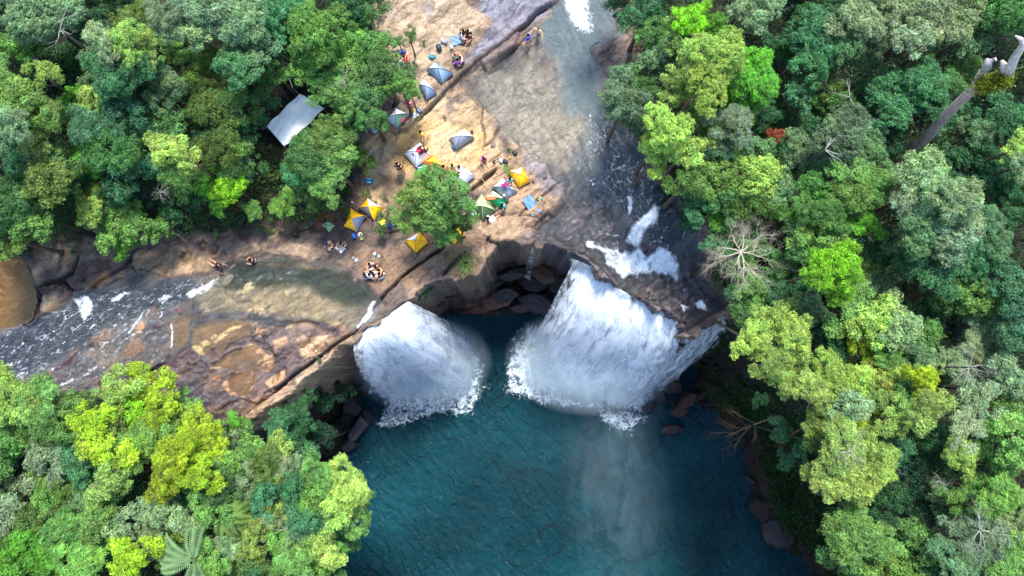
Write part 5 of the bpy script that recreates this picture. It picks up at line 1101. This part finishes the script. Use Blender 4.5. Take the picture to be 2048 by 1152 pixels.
sheet_cloth([(682, 258), (694, 244), (706, 256), (694, 268)], 'dark blue tarp slung between the trees left of the collapsed tent', (50, 70, 90), 'tarp', 'tarp', z=1.6, amp=.12)

# bags, buckets, camp things -----------------------------------------------------------
def bag(px, py, s, colr, label, rot=0, seed=0, strap=(40, 40, 44), name='backpack', cat='backpack', group=None):
    p = ground_at(px, py); rt = empty(name, p, rot, label, cat, group); mb = MB()
    mb.blob((0, 0, s * .35), (s * .5, s * .72, s * .38), seed, .10, 14, 8, 0, .8); bb_ = mb.build('body', M_CLOTH, rt, color=colr)
    mb = MB(); mb.blob((0, -s * .45, s * .55), (s * .3, s * .28, s * .2), seed + 3, .12, 10, 6, 0, .8); mb.build('pocket', M_CLOTH, bb_, color=tuple(max(0, c * .75) for c in colr))
    for sx in (-1, 1):
        mb = MB(); mb.tube([(sx * s * .25, -s * .5, s * .6), (sx * s * .3, 0, s * .8), (sx * s * .25, s * .6, s * .5)], s * .05, 5); mb.build('strap', M_CLOTH, rt, color=strap)
    return rt
bag(878, 96, .42, (24, 40, 60), 'dark navy backpack left of the upper ground sheet', .4, 1)
bag(888, 84, .42, (150, 160, 180), 'grey backpack above the dark navy one', 1.0, 2)
bag(903, 95, .28, (190, 196, 200), 'small pale bag below the upper ground sheet', .2, 3)
bag(865, 116, .42, (20, 120, 140), 'teal backpack on the rock above the grey blue tents', 1.3, 4)
bag(805, 106, .45, (30, 60, 130), 'royal blue backpack under the tree by the person in red', 1.5, 5)
bag(908, 295, .36, (30, 90, 130), 'dark blue bag at the lower left corner of the tent on the sand', .7, 6)
bag(739, 363, .48, (20, 130, 160), 'turquoise crate shaped bag alone on the rock left of the camp tree', 1.5, 7, strap=(230, 240, 240))
bag(1030, 307, .34, (30, 30, 34), 'black backpack at the upper end of the row along the rock joint', .5, 8)
bag(1011, 324, .34, (26, 28, 34), 'black backpack in the row along the rock joint, next to the green bush', .9, 9)
bag(1020, 316, .22, (150, 130, 60), 'olive bag between two black backpacks along the rock joint', .2, 10)
bag(1001, 321, .34, (190, 200, 206), 'white and grey bag at the lower end of the row along the rock joint', .3, 11)
bag(988, 322 + 2, .2, (60, 50, 50), 'small dark brown bag left of the white and grey one', .3, 12)
bag(1080, 399, .36, (60, 84, 40), 'green and white bag beside the blue ground sheet', .9, 13, strap=(230, 236, 220))
bag(746, 321, .3, (140, 130, 120), 'tan bag on the narrow ledge at the left of the sand', .3, 14)
bag(741, 303, .22, (200, 204, 206), 'small white bag on the narrow ledge at the left of the sand', .3, 15)
bag(708, 472, .36, (30, 90, 180), 'bright blue bag under the lower yellow tent', .3, 16)
bag(840, 222, .40, (60, 76, 96), 'dark grey backpack on the ledge beside the person in magenta', .6, 17, strap=(190, 200, 210))
bag(788, 210, .3, (30, 36, 60), 'navy bag in the leaves above the white tent with clothes', .6, 18)
bag(733, 262, .22, (206, 206, 206), 'white plastic bag below the collapsed blue grey tent', .6, 19)
bag(948, 427, .4, (196, 206, 220), 'pale bag at the left corner of the camouflage tent', .2, 20)
bag(944, 265, .25, (30, 30, 40), 'small dark bag right of the tent on the sand', .2, 21)
bag(780, 452, .34, (30, 60, 120), 'blue bag under the small bush right of the yellow pair', .4, 22)
bag(790, 417, .26, (30, 34, 60), 'navy bag at the top of the small bush right of the yellow pair', .4, 23)
bag(665, 429, .14, (230, 90, 100), 'tiny pink bag on the dark rock left of the yellow pair', .4, 24)
bag(1066, 363, .2, (70, 50, 50), 'small brown bag right of the yellow river tent', .4, 25)
def bucket(px, py, r_, colr, label, name='bucket', cat='bucket', h_=.28):
    p = ground_at(px, py); rt = empty(name, p, 0, label, cat); mb = MB(); n = 16
    prof = [(r_ * .8, 0), (r_, h_), (r_ * 1.06, h_), (r_ * 1.06, h_ + .02), (r_ * .95, h_ + .02), (r_ * .75, .03)]
    for r__, z_ in prof: mb.v += [(math.cos(6.283 * i / n) * r__, math.sin(6.283 * i / n) * r__, z_) for i in range(n)]
    for k in range(len(prof) - 1):
        for i in range(n): mb.f.append((k * n + i, k * n + (i + 1) % n, (k + 1) * n + (i + 1) % n, (k + 1) * n + i))
    mb.f.append(tuple(range((len(prof) - 1) * n, len(prof) * n))); mb.build('pail', M_HARD, rt, color=colr)
    mb = MB(); mb.tube([(math.cos(a) * r_, math.sin(a) * r_ * .3 + .02, h_ + math.sin(a) * .1) for a in [math.pi * i / 8 for i in range(9)]], .01, 4); mb.build('handle', M_HARD, rt, color=(190, 190, 190)); return rt
bucket(722, 470, .16, (220, 222, 220), 'white bucket right of the bright blue bag'); bucket(724, 478, .12, (110, 140, 60), 'small olive pot below the white bucket', 'pot', 'pot', .14)
bucket(750, 508, .12, (190, 196, 180), 'pale cooking pot at the upper edge of the litter above the seated circle', 'cooking_pot', 'pot', .12); bucket(758, 512, .1, (150, 190, 200), 'light blue bowl above the seated circle', 'bowl', 'bowl', .07)
bucket(747, 515, .12, (170, 200, 200), 'silver pan just above the seated circle', 'pan', 'pan', .06); bucket(713, 520, .14, (150, 160, 170), 'silver pan on the rock left of the seated circle', 'pan', 'pan', .06)
bucket(707, 516, .10, (130, 140, 160), 'small grey bowl left of the silver pan on the left', 'bowl', 'bowl', .07); bucket(705, 405, .09, (220, 210, 200), 'tiny white cup left of the upper yellow tent', 'cup', 'cup', .1)
bucket(801, 452, .09, (226, 226, 220), 'tiny white cup right of the blue bag by the bush', 'cup', 'cup', .1); bucket(745, 519, .08, (120, 130, 90), 'small green cup above the seated circle', 'cup', 'cup', .1)
# driftwood logs by the middle camp
branch_from(960, 352, .3, 985, 385, .25, .035, 0, 3, (196, 170, 130), 'thin pale pole leaning across the dark cleft below the plain white tent', name='wooden_pole', cat='pole', kids=0)
branch_from(985, 325, .3, 1003, 312, .3, .06, 0, 4, (70, 56, 44), 'dark short log beside the white and grey bag', name='log', cat='log', kids=1)
branch_from(842, 268, .2, 842, 290, .2, .02, 0, 5, (190, 160, 110), 'thin stick standing between the yellow shirted person and the large white tent', name='stick', cat='stick', kids=0)
branch_from(738, 272, .4, 740, 300, .4, .07, 0, 6, (180, 160, 120), 'pale log lying along the narrow ledge', name='log', cat='log', kids=0)
branch_from(955, 330, .2, 975, 345, .2, .04, 0, 7, (120, 96, 70), 'brown stick lying above the dark cleft', name='stick', cat='stick', kids=1)

# ------------------------------------------------------------------ people
def skin_mesh(name, J, E, sub=1):
    """J: list of (x,y,z,r); E: edges -> one continuous surface grown round the skeleton"""
    me = bpy.data.meshes.new(name + '_sk'); me.from_pydata([j[:3] for j in J], E, [])
    o = bpy.data.objects.new(name + '_sk', me); col.objects.link(o)
    o.modifiers.new('Skin', 'SKIN'); lay = me.skin_vertices[0].data if me.skin_vertices else None
    if lay is None:
        import bmesh as bmm
        bm = bmm.new(); bm.from_mesh(me); bm.verts.layers.skin.verify(); bm.to_mesh(me); bm.free(); lay = me.skin_vertices[0].data
    for i, j in enumerate(J):
        rr_ = j[3]; lay[i].radius = (rr_, rr_) if not hasattr(rr_, '__len__') else rr_; lay[i].use_root = (i == 0)
    m = o.modifiers.new('Sub', 'SUBSURF'); m.levels = sub; m.render_levels = sub
    dg = bpy.context.evaluated_depsgraph_get(); dg.update(); res = bpy.data.meshes.new_from_object(o.evaluated_get(dg)); res.name = name
    bpy.data.objects.remove(o); res.polygons.foreach_set('use_smooth', [True] * len(res.polygons)); return res
def person_meshes(pose):
    """joints for a 1.7 m figure facing +Y; origin on the ground under the pelvis"""
    V_ = Vector
    if pose == 'stand': pel = V_((0, 0, .92)); lean = 0.03; kn = [V_((s * .11, .03, .50)) for s in (-1, 1)]; an = [V_((s * .12, -.02, .08)) for s in (-1, 1)]; el = [V_((s * .27, .02, 1.13)) for s in (-1, 1)]; hd = [V_((s * .30, .14, .90)) for s in (-1, 1)]
    if pose == 'wade': pel = V_((0, 0, .92)); lean = 0.10; kn = [V_((-.12, .14, .52)), V_((.12, -.06, .50))]; an = [V_((-.12, .12, .08)), V_((.13, -.25, .10))]; el = [V_((s * .36, .04, 1.16)) for s in (-1, 1)]; hd = [V_((s * .45, .22, 1.02)) for s in (-1, 1)]
    if pose == 'sit': pel = V_((0, 0, .12)); lean = .12; kn = [V_((s * .26, .36, .34)) for s in (-1, 1)]; an = [V_((s * .12, .52, .07)) for s in (-1, 1)]; el = [V_((s * .28, .20, .42)) for s in (-1, 1)]; hd = [V_((s * .18, .42, .40)) for s in (-1, 1)]
    if pose == 'cross': pel = V_((0, 0, .12)); lean = .18; kn = [V_((s * .36, .28, .15)) for s in (-1, 1)]; an = [V_((-s * .12, .36, .08)) for s in (-1, 1)]; el = [V_((s * .30, .18, .38)) for s in (-1, 1)]; hd = [V_((s * .12, .40, .30)) for s in (-1, 1)]
    if pose == 'bend': pel = V_((0, 0, .85)); lean = .55; kn = [V_((s * .12, .10, .48)) for s in (-1, 1)]; an = [V_((s * .13, -.02, .08)) for s in (-1, 1)]; el = [V_((s * .24, .58, .90)) for s in (-1, 1)]; hd = [V_((s * .18, .72, .68)) for s in (-1, 1)]
    if pose == 'crouch': pel = V_((0, -.05, .26)); lean = .25; kn = [V_((s * .20, .32, .48)) for s in (-1, 1)]; an = [V_((s * .16, .10, .08)) for s in (-1, 1)]; el = [V_((s * .27, .32, .50)) for s in (-1, 1)]; hd = [V_((s * .15, .50, .38)) for s in (-1, 1)]
    if pose == 'lean': pel = V_((0, 0, .12)); lean = -.22; kn = [V_((s * .14, .42, .22)) for s in (-1, 1)]; an = [V_((s * .12, .82, .08)) for s in (-1, 1)]; el = [V_((s * .32, -.22, .34)) for s in (-1, 1)]; hd = [V_((s * .34, -.34, .08)) for s in (-1, 1)]
    up = V_((0, math.sin(lean * 1.2), math.cos(lean * 1.2))); 
    ws = pel + up * .18; ch = pel + up * .38; nk = pel + up * .52; n2 = nk + up * .07
    hu = (up + V_((0, .25 if pose in ('bend', 'cross', 'sit', 'crouch') else .0, .5))).normalized(); fw = V_((0, 1, 0)) - hu * hu.y; fw.normalize()
    chn = n2 + hu * .05 + fw * .02; hc = n2 + hu * .14 + fw * .01; tp_ = n2 + hu * .215
    J = [(*pel, .145), (*ws, .125), (*ch, .15), (*nk, .075), (*n2, .055), (*chn, .07), (*hc, .095), (*tp_, .06)]; E = [(0, 1), (1, 2), (2, 3), (3, 4), (4, 5), (5, 6), (6, 7)]
    ns = hc + fw * .115 - hu * .02; J.append((*ns, .014)); E.append((6, 8))
    shl = []; hips = []
    for i, s in enumerate((-1, 1)):
        sh = ch + up * .10 + V_((s * .175, 0, 0)); J.append((*sh, .062)); a = len(J) - 1; E.append((2, a)); J.append((*el[i], .042)); E.append((a, a + 1)); J.append((*hd[i], .028)); E.append((a + 1, a + 2)); shl.append(sh)
        d = (hd[i] - el[i]).normalized(); pm = hd[i] + d * .055; J.append((*pm, .034)); E.append((a + 2, a + 3)); sd_ = d.cross(V_((0, 0, 1))); sd_ = sd_.normalized() if sd_.length > .1 else V_((1, 0, 0)); cl = V_((0, 0, -1)) 
        for k, (o_, l_) in enumerate(((-.027, .062), (-.009, .074), (.009, .070), (.026, .052))):
            k0 = len(J); b1 = pm + sd_ * o_ + d * .03; b2 = b1 + d * l_ * .5 + cl * .008; b3 = b2 + d * l_ * .4 + cl * .022; J += [(*b1, .009), (*b2, .0085), (*b3, .007)]; E += [(a + 3, k0), (k0, k0 + 1), (k0 + 1, k0 + 2)]
        k0 = len(J); b1 = hd[i] + d * .03 - sd_ * s * .035; b2 = b1 + d * .03 - sd_ * s * .02 + cl * .01; J += [(*b1, .011), (*b2, .009)]; E += [(a + 3, k0), (k0, k0 + 1)]
    for i, s in enumerate((-1, 1)):
        hp = pel + V_((s * .09, 0, -.02)); J.append((*hp, .10)); a = len(J) - 1; E.append((0, a)); J.append((*(hp.lerp(kn[i], .5)), .078)); J.append((*kn[i], .058)); J.append((*(kn[i].lerp(an[i], .35)), .055)); J.append((*an[i], .036)); J.append((*(an[i] + V_((0, .07, -.035))), .036)); J.append((*(an[i] + V_((0, .17, -.05))), .028))
        E += [(a, a + 1), (a + 1, a + 2), (a + 2, a + 3), (a + 3, a + 4), (a + 4, a + 5), (a + 5, a + 6)]; hips.append(hp)
    out = {'body': skin_mesh('body', J, E)}
    # shirt
    J = [(*ws - up * .06, .162) if False else (*(ws - up * .06), .155), (*ch, .175), (*(nk - up * .02), .085)]; E = [(0, 1), (1, 2)]
    for i in (0, 1):
        a = len(J); J += [(*shl[i], .08), (*(shl[i].lerp(el[i], .7)), .06)]; E += [(1, a), (a, a + 1)]
    out['shirt'] = skin_mesh('shirt', J, E)
    J = [(*(pel + up * .06), .16), (*pel, .165)]; E = [(0, 1)]
    for i in (0, 1):
        a = len(J); J += [(*hips[i], .115), (*hips[i].lerp(kn[i], .5), .098), (*hips[i].lerp(kn[i], .85), .085)]; E += [(1, a), (a, a + 1), (a + 1, a + 2)]
    out['shorts'] = skin_mesh('shorts', J, E)
    mb = MB(); c = hc + hu * .035 - fw * .02; mb.blob(tuple(c), (.107, .118, .098), 3, .03, 16, 10)
    out['hair'] = mb.mesh('hair')
    mb = MB()
    for s in (-1, 1): mb.blob(tuple(hc + fw * .088 + V_((s * .034, 0, 0)) + hu * .012), (.014, .010, .009), 1, 0, 8, 5)
    out['eyes'] = mb.mesh('eyes')
    mb = MB(); mb.blob(tuple(hc + fw * .088 - hu * .055), (.026, .010, .007), 1, 0, 8, 5); out['mouth'] = mb.mesh('mouth')
    return out
PM = {}
def person(px, py, pose, face, shirt, shorts, label, hair=(22, 20, 24), skin=(206, 150, 112), group=None, dz=0, s=1.0):
    """px,py: where the feet or seat meet the ground; face: heading in degrees, 0 = up the photo"""
    if pose not in PM: PM[pose] = person_meshes(pose)
    p = ground_at(px, py); p.z += dz; rt = empty('person', p, R(face), label, 'person', group); rt.scale = (s, s, s)
    Mx = PM[pose]; bd_ = obj('body', Mx['body'], M_SKIN, rt, skin)
    if shirt: obj('shirt', Mx['shirt'], M_CLOTH, rt, shirt)
    if shorts: obj('shorts', Mx['shorts'], M_CLOTH, rt, shorts)
    obj('hair', Mx['hair'], M_BARK, bd_, hair); obj('eyes', Mx['eyes'], M_HARD, bd_, (30, 24, 22)); obj('mouth', Mx['mouth'], M_SKIN, bd_, (150, 80, 74)); return rt
K = 1.12
person(1076, 76, 'wade', 150, None, (60, 60, 70), 'bare chested person wading in the shallows near the top', s=K, skin=(226, 176, 130), hair=(120, 90, 60))
person(1057, 92, 'wade', 60, (20, 50, 200), (30, 40, 90), 'person in a royal blue shirt wading in the shallows near the top', s=K)
person(925, 80, 'sit', -70, (232, 234, 244), (90, 70, 60), 'person in a white shirt sitting on the edge of the upper ground sheet', s=K)
person(926, 68, 'cross', 200, (28, 28, 34), (30, 30, 36), 'person in black on the left of the dark pair behind the white shirt', s=K)
person(938, 68, 'cross', 170, (36, 30, 30), (26, 26, 30), 'person in black on the right of the dark pair behind the white shirt', s=K)
person(940, 76, 'sit', 140, (40, 30, 30), (30, 30, 34), 'person in dark brown sitting right of the white shirted one', s=K)
person(918, 133, 'cross', 20, (110, 60, 180), (40, 40, 60), 'person in a purple shirt sitting by the bank edge', s=K)
person(926, 124, 'cross', 100, (240, 170, 180), (60, 50, 60), 'person in a pink shirt sitting by the bank edge', s=K)
person(909, 122, 'sit', -40, (110, 140, 140), (50, 70, 80), 'person in a grey green shirt sitting left of the pink and purple pair', s=K, hair=(150, 60, 50))
person(816, 124, 'crouch', 90, (224, 24, 24), (40, 50, 60), 'person in a bright red shirt crouching beside the whitish tent', s=K)
person(823, 220, 'stand', 180, (226, 30, 150), (70, 70, 84), 'person in a magenta shirt standing on the ledge under the trees', s=K)
person(846, 278, 'stand', 150, (250, 214, 30), (210, 170, 90), 'person in a yellow shirt standing at the left of the sand', s=K)
person(856, 304, 'bend', 110, (70, 30, 34), (90, 60, 50), 'person in dark red bending over the right side of the large white tent', s=K, hair=(80, 40, 34))
person(806, 346, 'stand', 30, (20, 22, 28), (230, 140, 100), 'person in black walking left of the orange tent, in front of a companion', s=K)
person(801, 341, 'stand', 20, (30, 34, 60), (20, 20, 30), 'person in navy just behind the one in black left of the orange tent', s=K)
person(908, 344, 'stand', 10, (150, 170, 110), (220, 90, 50), 'person in a camouflage top with red trousers between the tents', s=K)
person(922, 345, 'crouch', 30, (226, 230, 240), (20, 22, 30), 'person in a white top and black trousers above the plain white tent', s=K)
person(893, 341, 'cross', 60, (200, 120, 80), (60, 50, 50), 'person in a tan top half hidden by the camp tree leaves', s=K)
person(966, 319, 'crouch', 200, (220, 120, 160), (26, 26, 34), 'person in a pink top and black skirt crouching alone on the sand', s=K, hair=(30, 20, 24))
person(1020, 370, 'stand', 20, (30, 160, 180), (80, 40, 50), 'person in a turquoise shirt standing between the yellow and grey tents', s=K)
person(1008, 412, 'crouch', 130, (20, 150, 140), (20, 120, 100), 'person in teal crouching at the corner of the bright green tent', s=K)
person(1011, 398, 'sit', 60, (20, 90, 80), (30, 40, 60), 'person in dark green sitting behind the one in teal', s=K, hair=(220, 226, 230))
person(981, 438, 'lean', -60, (232, 234, 240), (210, 214, 224), 'person in white lying back by the camouflage tent', s=K)
person(654, 492, 'cross', -90, (50, 50, 70), (190, 200, 206), 'person in a dark top seated at the left of the white mat', s=K, group=None)
person(690, 488, 'sit', 120, (70, 60, 80), (220, 200, 190), 'person in a patterned top seated at the upper right of the white mat', s=K)
person(512, 522, 'sit', 100, (30, 30, 44), (30, 34, 60), 'person in black sitting at the water edge on the left rocks, the right hand one', s=K)
person(440, 534, 'lean', 60, (30, 26, 34), (26, 26, 40), 'person in black lying at the water edge on the left rocks, the left hand one', s=K, skin=(220, 160, 130))
person(510, 331, 'stand', 10, (206, 214, 226), (60, 90, 130), 'person in a white shirt on the forest path left of the shelter', s=K)
CIR = [(743, 528, 180, None, 'bare backed person at the top left of the seated circle'), (756, 531, 160, (20, 24, 40), 'person in navy at the top right of the seated circle'), (765, 541, 120, None, 'bare shouldered person at the right of the seated circle'),
       (767, 551, 80, (24, 24, 30), 'person in black at the lower right of the seated circle'), (753, 557, 20, (230, 170, 140), 'person in a peach top at the bottom of the seated circle'), (742, 556, -10, (206, 214, 236), 'person in pale blue at the bottom left of the seated circle'),
       (731, 554, -60, (30, 34, 60), 'person in dark blue at the far left of the seated circle'), (741, 545, -100, (226, 230, 240), 'person in white at the left inside of the seated circle'), (749, 546, 200, (236, 240, 248), 'person in white with bare arms in the middle of the seated circle')]
for i, (x, y, f_, sh, lb) in enumerate(CIR): person(x, y, 'cross' if i % 2 else 'sit', f_, sh, (40, 44, 70) if i % 3 else (210, 216, 226), lb, s=K, group='people seated in a circle')

# ------------------------------------------------------------------ labels for the trees
LM = [(1482, 505, 'the bare twiggy cascade tree'), (1665, 548, "the lime cluster's middle"), (1900, 230, 'the huge broken trunk'), (590, 235, 'the milky tarp shelter'), (870, 410, 'the middle of the camp'),
      (740, 430, 'the pair of yellow tents'), (1560, 285, 'the rusty orange patch'), (1505, 860, 'the brown dead branch'), (500, 850, 'the pale lip tip'), (390, 1110, 'the pale tree fern'), (30, 580, 'the amber pool'),
      (160, 620, 'the left rapids'), (800, 90, 'the royal blue backpack'), (1160, 50, 'the upper river'), (1240, 260, 'the river bend'), (1400, 640, 'the right fall'), (0, 0, 'the upper left corner'), (2048, 0, 'the upper right corner'),
      (0, 1152, 'the lower left corner'), (2048, 1152, 'the lower right corner'), (320, 380, 'the small bleached tree'), (1950, 735, 'the whitish leafless tree'), (1552, 1060, 'the flat shore boulder'), (2048, 500, 'the middle of the right edge'),
      (0, 330, 'the pale left edge trunk'), (350, 0, 'the upper left edge'), (1700, 0, 'the upper right edge'), (750, 600, 'the left lip'), (1850, 430, 'the biggest silvery crown'), (700, 980, 'the crown over the pool')]
DIR = ['right of', 'upper right of', 'above', 'upper left of', 'left of', 'lower left of', 'below', 'lower right of']
ORD = ['nearest', 'second', 'third', 'fourth', 'fifth', 'sixth', 'seventh', 'eighth']
bk = {}
for t_ in TREES:
    L_ = sorted((math.hypot(t_['x'] - a, t_['y'] - b), i) for i, (a, b, _) in enumerate(LM)); d_, i_ = L_[0]
    an = math.degrees(math.atan2(-(t_['y'] - LM[i_][1]), t_['x'] - LM[i_][0])) % 360; o_ = int((an + 22.5) // 45) % 8
    size = '' if t_['kind'] in ('bush', 'big') else ('large ' if t_['r'] >= 58 else '')
    bk.setdefault((i_, o_, size + COLS[t_['c']][1] + ' ' + SHAPE[t_['kind']]), []).append((d_, t_))
for (i_, o_, desc), l_ in bk.items():
    l_.sort(key=lambda q: q[0])
    for n_, (d_, t_) in enumerate(l_):
        sh_ = desc.replace('small bushy', 'small').strip(); noun = 'bush' if t_['cat'] == 'bush' else 'tree'
        od = '' if len(l_) == 1 else f', {ORD[min(n_, 7)]} of {len(l_)}'
        tag(t_['o'], f'{sh_} {noun} {DIR[o_]} {LM[i_][2]}{od}', t_['cat'], 'bushes on the rock and forest edge' if noun == 'bush' else 'broadleaf forest trees')
